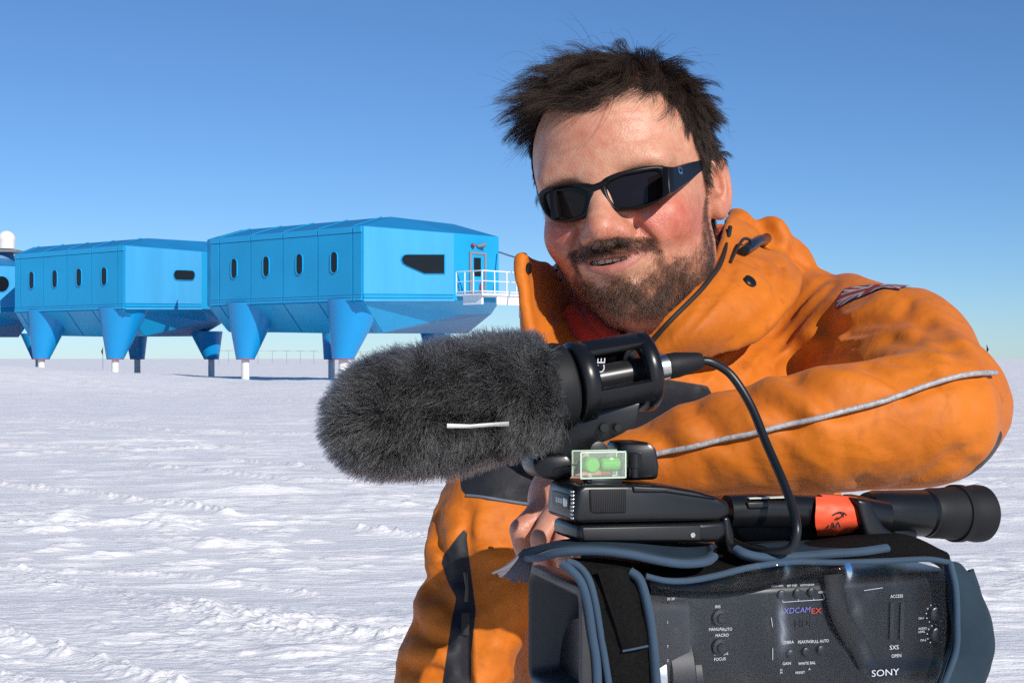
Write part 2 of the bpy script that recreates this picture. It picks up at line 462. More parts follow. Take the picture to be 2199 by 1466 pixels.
def leg(root, px, d, bw, tl, tr, ty, apex_y, pile_y, shade=False):
    """one hydraulic leg: cone housing, red ring, white pillar down into the snow"""
    rb = bw / 2 * d / FPX
    b0 = P(px, 770, d); b0.z = CAMZ + 0.0
    zt = P(px, ty, d).z; ztop = P(px, apex_y, d).z + 0.15
    cx = P((tl + tr) / 2, ty, d).x; rt = (tr - tl) / 2 * d / FPX
    k = (ztop - b0.z) / (zt - b0.z)
    c1 = Vector((b0.x + (cx - b0.x) * k, b0.y, ztop)); r1 = rb + (rt - rb) * k
    bm = bmesh.new(); N = 40
    lo = [bm.verts.new(b0 + Vector((math.cos(t) * rb, math.sin(t) * rb, 0))) for t in np.arange(N) / N * 2 * math.pi]
    hi = [bm.verts.new(c1 + Vector((math.cos(t) * r1, math.sin(t) * r1, 0))) for t in np.arange(N) / N * 2 * math.pi]
    for i in range(N): bm.faces.new((lo[i], lo[(i + 1) % N], hi[(i + 1) % N], hi[i]))
    bm.faces.new(lo[::-1]); bm.faces.new(hi)
    lg = bmlink('leg', bm, M_DEEP, root, True, 40)
    lathe('collar_ring', b0 + Vector((0, 0, -0.05)), (0, 0, 1), [(0, rb * 0.86), (0.0, rb * 0.98), (0.05, rb * 1.0), (0.07, rb * 0.99)], M_RED, lg, 40)
    lathe('pillar', Vector((b0.x, b0.y, -0.4)), (0, 0, 1), [(0, rb * 0.42), (b0.z + 0.35, rb * 0.42)], M_PILE, lg, 24)

# ---- the near module
A = [P(453, 512, 84.8), P(779, 484.5, 76.1), P(976, 500.7, 80.9), P(1071, 508.6, 83.3)]
B = [P(453, 656, 84.8), P(779, 644.5, 76.1), P(976, 644.5, 80.9), P(1071, 650, 83.3)]
C = [P(492, 712, 88), P(823, 714, 79.5), P(993, 675, 84.0), P(1055, 674, 86.5), P(1003, 716, 92)]
m1, qe1, ne1, E1 = module('station_module', 'largest blue station module, nearest the man, with an entrance balcony at its end', A, B, C,
    (P(518, 494, 87), P(839, 465.5, 80), P(973, 481, 84.5)), (473, 540, 609, 684, 759),
    ((505.3, 576.7), (574, 572.4), (645.5, 567.5), (720, 563.6)), None)
# chamfered far end of the long wall
mesh('corner_chamfer', [A[0], B[0], P(445, 655, 87.5), P(445, 515, 87.5)], [(0, 1, 2, 3)], M_BLUE, m1)
mesh('hull_chamfer', [B[0], P(445, 655, 87.5), P(488, 709, 91), C[0]], [(0, 1, 2, 3)], M_BLUE, m1)
# big slanted window
pts = [ray_plane(430 + x / 3.054, 430 + y / 3.054, B[1], ne1) for x, y in ((1312, 392), (1318, 372), (1332, 360), (1350, 357), (1592, 357), (1592, 481), (1462, 481), (1345, 430), (1322, 415))]
cc = sum(pts, Vector()) / len(pts)
w = ring('window', [cc + (p - cc) * 1.04 for p in pts], pts, ne1, 0.05, 0.12, M_BLUE, m1)
prism('pane', pts, ne1, 0.03, 0.09, M_SGLASS, w)
leg(m1, 737, 78.4, 47, 708, 793, 710, 650, 822)
leg(m1, 527, 84.0, 40, 497, 574, 713, 657, 818)
leg(m1, 935, 93.0, 38, 903, 968, 718, 712, 805)
leg(m1, 712, 99.0, 34, 692, 740, 721, 714, 805)
# door
qd = (B[2], B[3], A[3], A[2]); nd = qnormal(qd)
def dp(x, y): return ray_plane(430 + x / 3.054, 430 + y / 3.054, B[2], nd)
dfr = [dp(1762, 610), dp(1762, 338), dp(1870, 345), dp(1870, 612)]
din = [dp(1775, 610), dp(1775, 352), dp(1858, 358), dp(1858, 612)]
door = prism('door', din, nd, 0.003, 0.05, M_BLUE, m1)
ring('frame', dfr, din, nd, 0.003, 0.10, M_GREYM, door)
prism('pane', [dp(1791, 497), dp(1791, 377), dp(1834, 379), dp(1834, 499)], nd, 0.052, 0.09, M_SGLASS, door)
lathe('warning_lamp', dp(1783, 297) + nd * 0.02, nd, [(0, 0.11), (0.10, 0.13), (0.2, 0.10), (0.24, 0.03)], M_RED, m1, 14)
tube('flood_lamp', [dp(1815, 303) + nd * 0.05, dp(1845, 292) + nd * 0.35], [0.09, 0.14], M_GREYM, m1, 10)
# balcony with railings
bal = empty('balcony', (-1.7, 79.6, 4.9)); bal.parent = m1; bal.location = Vector((-1.7, 79.6, 4.9)) - m1.location
bpy.context.view_layer.update()
ez = 5.08
dE = Vector((0.70, 0.714, 0)); dN = Vector((0.714, -0.70, 0))
p0 = P(980, 628, 81.0); p0.z = ez
p1 = p0 + dN * 2.1; p2 = p1 + dE * 4.9; p3 = p0 + dE * 4.9
def bpart(name, build, m):
    bm = bmesh.new(); build(bm); o = bmlink(name, bm, m)
    o.parent = bal; o.matrix_parent_inverse = Matrix.Translation(Vector((-1.7, 79.6, 4.9))).inverted()
    return o
def slab(pts, z0, z1):
    def f(bm):
        a = [bm.verts.new(Vector((p.x, p.y, z0))) for p in pts]; b = [bm.verts.new(Vector((p.x, p.y, z1))) for p in pts]
        bm.faces.new(a[::-1]); bm.faces.new(b)
        for i in range(len(pts)): bm.faces.new((a[i], a[(i + 1) % len(pts)], b[(i + 1) % len(pts)], b[i]))
    return f
bpart('deck', slab([p0, p1, p2, p3], ez - 0.12, ez), M_RAIL)
bpart('bracket', slab([p0 + dN * .35 + dE * .2, p1 - dN * .25 + dE * .2, p1 - dN * .25 + dE * .35, p0 + dN * .35 + dE * .35], ez - 0.62, ez - 0.13), M_RAIL)
bpart('bracket', slab([p1 + dE * 1.3 - dN * .1, p2 - dE * .1 - dN * .1, p2 - dE * .1 - dN * .2, p1 + dE * 1.3 - dN * .2], ez - 0.62, ez - 0.14), M_RAIL)
for a, b, k in ((p0, p1, 3), (p1, p2, 5), (p3, p2, 2)):
    for t in range(k + (1 if (a, b) == (p1, p2) else 0)):
        q_ = lerp(a, b, t / k)
        bpart('post', lambda bm, q_=q_: bm_tube(bm, [q_, q_ + Vector((0, 0, 1.25))], 0.038, 8), M_RAIL)
    for zz, rr_ in ((1.25, 0.04), (0.68, 0.028), (0.1, 0.04)):
        bpart('rail', lambda bm, a=a, b=b, zz=zz, rr_=rr_: bm_tube(bm, [a + Vector((0, 0, zz)), b + Vector((0, 0, zz))], rr_, 8), M_RAIL)
lp = lerp(p1, p2, 0.82) + dN * 0.15
for s in (-0.28, 0.28):
    bpart('ladder_rail', lambda bm, s=s: bm_tube(bm, [lp + dE * s + Vector((0, 0, 1.1)), lp + dE * s + Vector((0, 0, -4.8))], 0.035, 8), M_RAIL)
for k in range(17):
    z = 0.4 - k * 0.3
    bpart('rung', lambda bm, z=z: bm_tube(bm, [lp + dE * -0.28 + Vector((0, 0, z)), lp + dE * 0.28 + Vector((0, 0, z))], 0.022, 6), M_RAIL)
bpart('junction_box', slab([lp - dE * .9, lp - dE * .4, lp - dE * .4 - dN * .3, lp - dE * .9 - dN * .3], ez - 1.35, ez - 0.65), M_GREYM)
fx = lathe('fire_extinguisher', lerp(p0, p1, 0.62) + dE * 0.7, (0, 0, 1), [(0, 0.10), (0.03, 0.11), (0.5, 0.11), (0.58, 0.05), (0.66, 0.04)], M_RED, None, 16)
tag(fx, 'small red fire extinguisher standing behind the balcony railing', 'fire extinguisher')

# ---- the middle module
A = [P(33, 546, 96.2), P(268, 526.5, 89.2), P(434, 540, 94.6), P(520, 547, 98)]
B = [P(33, 669.7, 96.2), P(268, 662.5, 89.2), P(434, 663, 94.6), P(520, 668, 98)]
C = [P(62, 720, 99.5), P(312, 721, 92.5), P(444, 690, 98), P(470, 690, 99.5), P(430, 722, 104)]
m2, qe2, ne2, E2 = module('station_module', 'middle blue station module, part hidden behind the near one, with four upright slot windows', A, B, C,
    (P(72, 531, 98.5), P(318, 511.5, 93), P(446, 519, 97.5)), (45, 94, 145, 198, 254),
    ((70.2, 602), (120, 599), (172, 596), (226, 593.5)), None)
slot_window(m2, ray_plane(394, 591, B[1], ne2), (B[2] - B[1]).normalized(), ne2, 0.92, 0.32, 0.055)
leg(m2, 247.5, 91.3, 36.6, 221.5, 291, 720, 667, 797)
leg(m2, 89, 96.0, 34.5, 66, 132, 720, 672, 788)
leg(m2, 295, 104.0, 31, 270, 316, 720, 714, 801)
leg(m2, 454, 101.5, 32, 414, 476, 724, 716, 811)
leg(m2, 82, 112, 27, 49, 96, 726, 720, 790)

# ---- the left module, cut by the picture edge
A = [P(-260, 580, 104), P(-120, 566, 98), P(34, 572, 101.5), P(60, 574, 102.5)]
B = [P(-260, 676, 104), P(-120, 673, 98), P(34, 669, 101.5), P(60, 670, 102.5)]
C = [P(-240, 722, 107), P(-90, 724, 101), P(44, 690, 106), P(64, 690, 107), P(40, 724, 112)]
m3, qe3, ne3, E3 = module('station_module', 'leftmost blue station module with a round porthole, cut off by the edge', A, B, C,
    (P(-230, 562, 106), P(-70, 548, 102), P(20, 556, 104)), (-240, -200, -160), (), None)
slot_window(m3, ray_plane(2, 610, B[1], ne3), (B[2] - B[1]).normalized(), ne3, 0.55, 0.55, 0.055)
leg(m3, -150, 101, 34, -175, -108, 722, 678, 790)
# radome on its own deck
rd = empty('radome', P(15, 540, 108)); tag(rd, 'white ball-shaped radome on a platform above the leftmost module', 'radome')
bm = bmesh.new()
c = P(14, 514, 108); r = 18.5 * 108 / FPX
prof = [(-1.15, 0.85), (-1.1, 0.93), (-0.5, 0.95)] + [(math.sin(t), max(0.01, math.cos(t))) for t in np.linspace(-0.28, math.pi / 2, 18)]
bm_lathe(bm, c, (0, 0, 1), [(s * r, q_ * r) for s, q_ in prof], 40)
bmlink('dome', bm, M_DOME, rd, True, 40)
box('deck', P(0, 541, 108) , (1.7, 1.3, 0.09), M_GREYM, rd)
lathe('pedestal', P(0, 556, 108) - Vector((0, 0, 0.6)), (0, 0, 1), [(0, 1.3), (1.05, 0.95)], M_UNDER, rd, 20)

# ---- cable from the near module's corner
gc = tube('guy_cable', catmull([P(1071, 541, 83), P(1105, 552, 81), P(1160, 566, 78), P(1210, 581, 75), P(1330, 640, 70), P(1520, 735, 65), P(1740, 842, 61)], 6), 0.05, M_GREYM, None, 6)
tag(gc, 'thin dark cable running from the near module behind the raised collar', 'cable')

# ---- row of aerial poles on the plain behind
ORD = ('leftmost', 'second', 'third', 'fourth', 'fifth', 'sixth', 'seventh', 'eighth', 'ninth', 'tenth', 'last')
POLE = ['thin grey aerial pole under the near module, ' + (w_ + ' of the far row' if w_ in ('leftmost', 'last') else w_ + ' from the left in the far row') for w_ in ORD]
for i, x in enumerate((470, 491, 522, 554, 585, 615.7, 645, 674, 703, 732, 762)):
    d = 250.0
    o = empty('aerial_pole', P(x, 779, d)); tag(o, POLE[i], 'pole', 'far aerial poles')
    tube('mast', [P(x, 782, d), P(x, 752.5, d)], 0.05, M_POLE, o, 6)
    tube('crossbar', [P(x - 9, 753.2, d), P(x + 9, 752.6, d)], 0.035, M_POLE, o, 6)
wr = tube('aerial_wire', [P(462, 752, 250.3), P(800, 755.5, 250.3)], 0.03, M_POLE, None, 6)
tag(wr, 'thin wire strung along the tops of the far aerial poles', 'wire')

# ---- marker flags
for x, y, d, dx, lab in ((221, 757, 150.0, -4, 'tiny dark marker flag on a stick, seen under the middle module'),
                         (2119, 752, 90.0, 4, 'dark marker flag on a stick on the plain beyond the elbow')):
    o = empty('marker_flag', P(x, 778, d)); tag(o, lab, 'flag', 'marker flags')
    tube('stick', [P(x, 800, d), P(x, y - 13, d)], 0.02 * d / 90, M_GREYM, o, 6)
    a, b, c_ = P(x, y - 11, d), P(x + dx, y - 2, d - 0.1), P(x, y + 6, d)
    prism('cloth', [a, b, c_], Vector((0, -1, 0)), 0.0, 0.03, M_BLK, o)
# ================================================================ sculpting volume: distance field, blends, brushes, surface extraction
class Vol:
    def __init__(s, lo, hi, h):
        s.lo = np.array(lo, float); s.h = h
        s.n = np.ceil((np.array(hi, float) - s.lo) / h).astype(int) + 1
        s.D = np.full(tuple(s.n), 0.5, np.float32)
        s.ax = [np.float32(s.lo[k]) + np.arange(s.n[k], dtype=np.float32) * np.float32(h) for k in range(3)]
    def sub(s, lo, hi):
        a = np.clip(np.floor((np.array(lo) - s.lo) / s.h).astype(int), 0, s.n); b = np.clip(np.ceil((np.array(hi) - s.lo) / s.h).astype(int) + 1, 0, s.n)
        sl = tuple(slice(a[k], b[k]) for k in range(3))
        return sl, s.ax[0][sl[0]][:, None, None], s.ax[1][sl[1]][None, :, None], s.ax[2][sl[2]][None, None, :]
    def blend(s, sl, d, k, op):
        D = s.D[sl]
        if op == 'add':
            if k > 0:
                h = np.maximum(k - np.abs(D - d), 0) / k; r = np.minimum(D, d) - h * h * k * 0.25
            else: r = np.minimum(D, d)
        else:
            d = -d
            if k > 0:
                h = np.maximum(k - np.abs(D - d), 0) / k; r = np.maximum(D, d) + h * h * k * 0.25
            else: r = np.maximum(D, d)
        s.D[sl] = r
    def ell(s, c, r, k=0.01, op='add', rot=None):
        c = np.array(c, float); r = np.array(r, float); m = max(r) + k * 2 + 0.02
        sl, X, Y, Z = s.sub(c - m, c + m)
        X = X - np.float32(c[0]); Y = Y - np.float32(c[1]); Z = Z - np.float32(c[2])
        if rot is not None:
            R = np.array(rot.transposed() if isinstance(rot, Matrix) else np.array(rot).T, np.float32)
            X, Y, Z = R[0, 0] * X + R[0, 1] * Y + R[0, 2] * Z, R[1, 0] * X + R[1, 1] * Y + R[1, 2] * Z, R[2, 0] * X + R[2, 1] * Y + R[2, 2] * Z
        q = (X / r[0]) ** 2 + (Y / r[1]) ** 2 + (Z / r[2]) ** 2
        g = (X / r[0] ** 2) ** 2 + (Y / r[1] ** 2) ** 2 + (Z / r[2] ** 2) ** 2
        k0 = np.sqrt(q); d = k0 * (k0 - 1) / np.maximum(np.sqrt(g), 1e-6)
        s.blend(sl, d.astype(np.float32), k, op)
    def line(s, pts, rad, m):
        """distance to a tapering polyline minus its radius, on a sub-box"""
        p = np.array([tuple(q) for q in pts], float); r = np.broadcast_to(np.array(rad, float), (len(p),))
        mm = r.max() + m
        sl, X, Y, Z = s.sub(p.min(0) - mm, p.max(0) + mm)
        best = None
        for i in range(len(p) - 1):
            a = p[i]; b = p[i + 1] - p[i]; L = max((b * b).sum(), 1e-12)
            t = np.clip(((X - np.float32(a[0])) * np.float32(b[0]) + (Y - np.float32(a[1])) * np.float32(b[1]) + (Z - np.float32(a[2])) * np.float32(b[2])) / np.float32(L), 0, 1)
            d = np.sqrt((X - np.float32(a[0]) - t * np.float32(b[0])) ** 2 + (Y - np.float32(a[1]) - t * np.float32(b[1])) ** 2 + (Z - np.float32(a[2]) - t * np.float32(b[2])) ** 2) - (np.float32(r[i]) + t * np.float32(r[i + 1] - r[i]))
            best = d if best is None else np.minimum(best, d)
        return sl, best
    def tube(s, pts, rad, k=0.01, op='add'):
        sl, d = s.line(pts, rad, k * 2 + 0.02); s.blend(sl, d, k, op)
    def stroke(s, pts, w, amp, pw=2.0):
        """swell (amp > 0) or groove (amp < 0) along a line, gaussian of width w; amp may vary along it"""
        p = np.array([tuple(q) for q in pts], float)
        sl, d = s.line(p, 0.0, w * 2.6)
        s.D[sl] -= np.float32(amp) * np.exp(-(np.maximum(d, 0) / np.float32(w)) ** np.float32(pw))
    def bump(s, c, r, amp):
        c = np.array(c, float); r = np.broadcast_to(np.array(r, float), (3,))
        sl, X, Y, Z = s.sub(c - r * 2.4, c + r * 2.4)
        s.D[sl] -= np.float32(amp) * np.exp(-(((X - np.float32(c[0])) / np.float32(r[0])) ** 2 + ((Y - np.float32(c[1])) / np.float32(r[1])) ** 2 + ((Z - np.float32(c[2])) / np.float32(r[2])) ** 2))
    def sheet(s, grid, thick, k=0.006, step=None, op='add'):
        """a curved sheet through a grid of control points, given a thickness"""
        Gd = np.array([[tuple(p) for p in row] for row in grid], float)
        rows = np.stack([catmull(g, 12) for g in Gd])                       # refine along the rows
        cols = np.stack([catmull(rows[:, j], 12) for j in range(rows.shape[1])], 1)
        Gd = cols
        step = step or s.h * 1.15
        du = np.linalg.norm(np.diff(Gd, axis=0), axis=-1).max(); dv = np.linalg.norm(np.diff(Gd, axis=1), axis=-1).max()
        a = max(1, int(math.ceil(du / step))); b = max(1, int(math.ceil(dv / step)))
        ti = np.linspace(0, Gd.shape[0] - 1, (Gd.shape[0] - 1) * a + 1); tj = np.linspace(0, Gd.shape[1] - 1, (Gd.shape[1] - 1) * b + 1)
        i0 = np.minimum(ti.astype(int), Gd.shape[0] - 2); fi = (ti - i0)[:, None, None]
        j0 = np.minimum(tj.astype(int), Gd.shape[1] - 2); fj = (tj - j0)[None, :, None]
        pts = (Gd[i0][:, j0] * (1 - fi) * (1 - fj) + Gd[i0 + 1][:, j0] * fi * (1 - fj) + Gd[i0][:, j0 + 1] * (1 - fi) * fj + Gd[i0 + 1][:, j0 + 1] * fi * fj).reshape(-1, 3)
        m = thick / 2 + k * 0.7 + s.h; rad = int(math.ceil(m / s.h))
        ip = np.round((pts - s.lo) / s.h).astype(int)
        o = np.arange(-rad, rad + 1)
        U = np.full(tuple(s.n), 9.0, np.float32)
        flat = U.ravel(); n = s.n
        for ox in o:
            for oy in o:
                for oz in o:
                    if ox * ox + oy * oy + oz * oz > (rad + 0.5) ** 2: continue
                    q = ip + (ox, oy, oz)
                    ok = ((q >= 0) & (q < n)).all(1); q = q[ok]
                    d = np.sqrt((((q * s.h + s.lo) - pts[ok]) ** 2).sum(1)).astype(np.float32)
                    idx = (q[:, 0] * n[1] + q[:, 1]) * n[2] + q[:, 2]
                    od = np.argsort(-d); flat[idx[od]] = np.minimum(flat[idx[od]], d[od])
        lo = np.maximum(ip.min(0) - rad, 0); hi = np.minimum(ip.max(0) + rad + 1, n)
        sl = tuple(slice(lo[k_], hi[k_]) for k_ in range(3))
        s.blend(sl, U[sl] - np.float32(thick / 2), k, op)
    def sample(s, p):
        """trilinear value at points (N, 3)"""
        q = (np.asarray(p, float) - s.lo) / s.h; i = np.clip(np.floor(q).astype(int), 0, s.n - 2); f = np.clip(q - i, 0, 1)
        out = 0
        for c in range(8):
            o = np.array([c & 1, c >> 1 & 1, c >> 2 & 1]); w = np.prod(np.where(o, f, 1 - f), -1); j = i + o
            out = out + w * s.D[j[:, 0], j[:, 1], j[:, 2]]
        return out
    def hit(s, o, d, t0, t1, n=900):
        """first point where the ray o + t d enters the shape"""
        t = np.linspace(t0, t1, n); p = np.array(o)[None] + t[:, None] * np.array(d)[None]
        ins = ((p >= s.lo) & (p <= s.lo + (s.n - 1) * s.h)).all(1)
        v = np.where(ins, s.sample(np.clip(p, s.lo, s.lo + (s.n - 1) * s.h)), 0.5)
        k = np.nonzero(v < 0)[0]
        if len(k) == 0: return None
        k = k[0]
        if k == 0: return p[0]
        a = v[k - 1] / (v[k - 1] - v[k]); return p[k - 1] + (p[k] - p[k - 1]) * a
    def mesh(s, smooth=1):
        D = s.D; neg = D < 0
        c = np.zeros(tuple(s.n - 1), np.int8)
        cs = [(a, b, e) for a in (0, 1) for b in (0, 1) for e in (0, 1)]
        for a, b, e in cs: c += neg[a:s.n[0] - 1 + a, b:s.n[1] - 1 + b, e:s.n[2] - 1 + e]
        act = (c > 0) & (c < 8); I = np.argwhere(act)
        vals = {q: D[I[:, 0] + q[0], I[:, 1] + q[1], I[:, 2] + q[2]] for q in cs}
        acc = np.zeros((len(I), 3)); cnt = np.zeros(len(I))
        for q in cs:
            for ax in range(3):
                if q[ax]: continue
                q2 = tuple(1 if k == ax else q[k] for k in range(3)); a, b = vals[q], vals[q2]
                m = (a < 0) != (b < 0); t = np.where(m, a / np.where(m, a - b, 1), 0)
                pt = np.tile(np.array(q, float), (len(I), 1)); pt[:, ax] = t
                acc[m] += pt[m]; cnt[m] += 1
        V = (I + acc / cnt[:, None]) * s.h + s.lo
        idx = np.full(tuple(s.n - 1), -1, np.int32); idx[act] = np.arange(len(I))
        F = []
        for ax in range(3):
            o = [(ax + 1) % 3, (ax + 2) % 3]
            lo = [slice(None)] * 3; hi = [slice(None)] * 3
            lo[ax] = slice(0, -1); hi[ax] = slice(1, None)
            x = neg[tuple(lo)] != neg[tuple(hi)]
            E = np.argwhere(x)
            E = E[(E[:, o[0]] >= 1) & (E[:, o[1]] >= 1) & (E[:, o[0]] < s.n[o[0]] - 1) & (E[:, o[1]] < s.n[o[1]] - 1)]
            def g(da, db):
                q = E.copy(); q[:, o[0]] += da; q[:, o[1]] += db; return idx[q[:, 0], q[:, 1], q[:, 2]]
            f = np.stack([g(-1, -1), g(0, -1), g(0, 0), g(-1, 0)], 1)
            ng = neg[E[:, 0], E[:, 1], E[:, 2]]
            f[~ng] = f[~ng][:, ::-1]
            F.append(f)
        F = np.vstack(F)
        used = np.zeros(len(V), bool); used[F.ravel()] = True
        V = V[used]; F = (np.cumsum(used) - 1)[F]
        for _ in range(smooth):
            e = np.vstack([F[:, [0, 1]], F[:, [1, 2]], F[:, [2, 3]], F[:, [3, 0]]])
            sm = np.zeros_like(V); n = np.zeros(len(V))
            np.add.at(n, e[:, 0], 1); np.add.at(n, e[:, 1], 1)
            for k in range(3):
                sm[:, k] = np.bincount(e[:, 0], V[e[:, 1], k], len(V)) + np.bincount(e[:, 1], V[e[:, 0], k], len(V))
            V = V * 0.45 + 0.55 * sm / np.maximum(n, 1)[:, None]
        return V, F

def grad(vol, p, e=None):
    e = e or vol.h
    g = np.stack([vol.sample(p + np.eye(3)[k] * e) - vol.sample(p - np.eye(3)[k] * e) for k in range(3)], -1)
    return g / np.maximum(np.linalg.norm(g, axis=-1, keepdims=True), 1e-9)

def sstep(a, b, x):
    t = np.clip((x - a) / (b - a), 0, 1); return t * t * (3 - 2 * t)

def scatter(V, F, weight, n, seed=1):
    """n points on a quad mesh, picked by area times the weight of the vertices"""
    r = np.random.default_rng(seed)
    T = np.vstack([F[:, [0, 1, 2]], F[:, [0, 2, 3]]])
    a = np.linalg.norm(np.cross(V[T[:, 1]] - V[T[:, 0]], V[T[:, 2]] - V[T[:, 0]]), axis=1) * weight[T].mean(1)
    a = np.maximum(a, 0); c = np.cumsum(a); k = np.searchsorted(c, r.random(n) * c[-1])
    u = r.random((n, 2)); fl = u.sum(1) > 1; u[fl] = 1 - u[fl]
    return V[T[k, 0]] + (V[T[k, 1]] - V[T[k, 0]]) * u[:, :1] + (V[T[k, 2]] - V[T[k, 0]]) * u[:, 1:]
# ================================================================ the man: head, neck, hand
# head frame: x to the picture right, y out of the face, z up; origin midway between the temples at eye level
HY, HR, HP = math.radians(20), math.radians(9), math.radians(-1)
_Y = np.array((-math.sin(HY), -math.cos(HY), 0.0)); _X = np.array((math.cos(HY), -math.sin(HY), 0.0)); _Z = np.array((0, 0, 1.0))
_Y, _Z = _Y * math.cos(HP) + _Z * math.sin(HP), _Z * math.cos(HP) - _Y * math.sin(HP)
_X, _Z = _X * math.cos(HR) + _Z * math.sin(HR), _Z * math.cos(HR) - _X * math.sin(HR)
HM = np.stack([_X, _Y, _Z], 1)
HC = np.array((0.106, 1.292, CAMZ + 0.150))
def h2w(p):
    p = np.array(p, float); z = p[..., 2]
    tp = np.clip((-0.055 - z) / 0.07, 0, 1) * np.clip((z + 0.22) / 0.07, 0, 1)
    p[..., 0] = p[..., 0] * np.where(p[..., 0] < 0, 1 - 0.40 * tp, 1 - 0.13 * tp)      # narrower, slightly shorter lower face
    p[..., 2] = np.where(z < -0.05, np.where(z < -0.14, z + 0.0162, -0.05 + (z + 0.05) * 0.82), z)
    return p @ HM.T + HC
def w2h(p): return (np.asarray(p, float) - HC) @ HM
def hray(x, y):
    """ray of the photograph direction in the head frame"""
    o = w2h(np.array((0, 0, CAMZ))[None])[0]; q = w2h(np.array(P(x, y, 1.0))[None])[0]
    return o, q - o

def build_head():
    def hs(*pts):
        out = []
        for x, z in pts:
            h = v.hit((x, 0.16, z), (0, -1, 0), 0.0, 0.2, 400)
            if h is not None: out.append(h)
        return out
    v = Vol((-0.098, -0.125, -0.185), (0.098, 0.136, 0.128), 0.0016)
    v.ell((0, -0.010, 0.026), (0.0765, 0.098, 0.090), 0)
    v.ell((0, 0.030, 0.030), (0.066, 0.066, 0.072), 0.03)
    v.ell((0, 0.026, -0.040), (0.0640, 0.062, 0.075), 0.03)
    v.ell((0, 0.030, -0.086), (0.0555, 0.056, 0.040), 0.025)
    for s in (-1, 1):
        v.ell((s * 0.049, 0.008, -0.080), (0.018, 0.034, 0.030), 0.025)        # jaw corner
        v.ell((s * 0.038, 0.060, -0.037), (0.026, 0.025, 0.022), 0.02)         # raised cheek
        v.ell((s * 0.030, 0.079, 0.012), (0.026, 0.012, 0.010), 0.02)          # brow
        v.ell((s * 0.033, 0.092, -0.008), (0.020, 0.012, 0.012), 0.012, 'sub') # socket
    v.ell((0, 0.074, -0.109), (0.030, 0.022, 0.020), 0.02)                     # chin
    v.ell((0, 0.073, -0.068), (0.036, 0.026, 0.026), 0.02)                     # muzzle
    # neck
    v.tube([(0, -0.030, -0.06), (0.004, -0.035, -0.13), (0.008, -0.055, -0.26)], [0.060, 0.060, 0.058], 0.03)
    v.ell((0, 0.020, -0.114), (0.040, 0.042, 0.016), 0.03)                     # soft flesh under the chin
    # nose
    v.tube([(0, 0.082, 0.012), (0, 0.093, -0.008), (0, 0.104, -0.030)], [0.0085, 0.0090, 0.0115], 0.018)
    v.ell((0, 0.1085, -0.0415), (0.0130, 0.0140, 0.0125), 0.011)
    for s in (-1, 1):
        v.ell((s * 0.0140, 0.0980, -0.0450), (0.0088, 0.0120, 0.0088), 0.007)
        v.ell((s * 0.0085, 0.1050, -0.0545), (0.0050, 0.0070, 0.0045), 0.004, 'sub')
    # lips and mouth
    L = [(-0.0250, 0.0860, -0.0665), (-0.018, 0.0920, -0.0692), (-0.009, 0.0965, -0.0708), (0, 0.0980, -0.0712), (0.010, 0.0960, -0.0706), (0.021, 0.0895, -0.0685), (0.0310, 0.0795, -0.0650)]
    hw = [0, 0.55, 0.9, 1, 0.9, 0.55, 0]
    up = [(x, y - 0.0005, z + 0.0020 + 0.0050 * h_) for (x, y, z), h_ in zip(L, hw)]; dn = [(x, y - 0.0012, z - 0.0022 - 0.0068 * h_) for (x, y, z), h_ in zip(L, hw)]
    v.tube(up, [0.0016, 0.0024, 0.0028, 0.0026, 0.0028, 0.0024, 0.0016], 0.006)
    v.tube(dn, [0.0016, 0.0038, 0.0046, 0.0050, 0.0046, 0.0036, 0.0016], 0.006)
    v.stroke([(-0.016, 0.086, -0.0900), (0, 0.090, -0.0915), (0.016, 0.086, -0.0900)], 0.006, -0.0030)
    for yo in (0.008, 0.002, -0.004, -0.010):
        v.tube([(x * 0.95, y + yo, z - 0.0002) for x, y, z in L], [0.0010, 0.0030, 0.0036, 0.0034, 0.0026, 0.0016, 0.0006], 0.001, 'sub')
    v.ell((0.002, 0.070, -0.0710), (0.024, 0.022, 0.0075), 0.002, 'sub')
    v.stroke([(0, 0.100, -0.052), (0, 0.100, -0.066)], 0.004, -0.0012)
    for s in (-1, 1):
        v.bump((s * 0.034, 0.078, -0.0645), 0.004, -0.0022)                    # mouth corners
        v.stroke(hs((s * 0.0240, -0.036), (s * 0.0300, -0.046), (s * 0.0360, -0.057), (s * 0.0400, -0.069)), 0.0034, -0.0042)
        v.stroke(hs((s * 0.0310, -0.036), (s * 0.0390, -0.046), (s * 0.0450, -0.058)), 0.0075, 0.0030)
        v.stroke(hs((s * 0.046, -0.062), (s * 0.048, -0.076)), 0.004, -0.0016)
        v.stroke(hs((s * 0.022, -0.026), (s * 0.036, -0.0275), (s * 0.052, -0.020)), 0.0035, -0.0010)
        v.stroke(hs((s * 0.0262, -0.0385), (s * 0.0268, -0.047), (s * 0.0225, -0.0525)), 0.0026, -0.0010)
    # forehead lines
    for z, a in ((0.050, 0.0005), (0.040, 0.0006), (0.030, 0.0006)):
        v.stroke(hs((-0.040, z), (-0.02, z + 0.002), (0.0, z + 0.001), (0.02, z + 0.002), (0.042, z - 0.001)), 0.0022, -a)
    # ears
    for s in (-1, 1):
        R = Matrix.Rotation(math.radians(s * 14), 3, 'Z') @ Matrix.Rotation(math.radians(-8), 3, 'X')
        def e(y, z, x=0.0):
            q = R @ Vector((s * x, y * 0.82, z * 0.78)); return (s * 0.0725 + q.x, -0.016 + q.y, -0.006 + q.z)
        v.ell(e(0, 0, 0.004), (0.0062, 0.0158, 0.0242), 0.008, 'add', R)
        v.ell(e(0.002, -0.027, 0.004), (0.0065, 0.0105, 0.0110), 0.008, 'add', R)
        v.ell(e(0.002, -0.002, 0.0120), (0.0080, 0.0100, 0.0155), 0.002, 'sub', R)
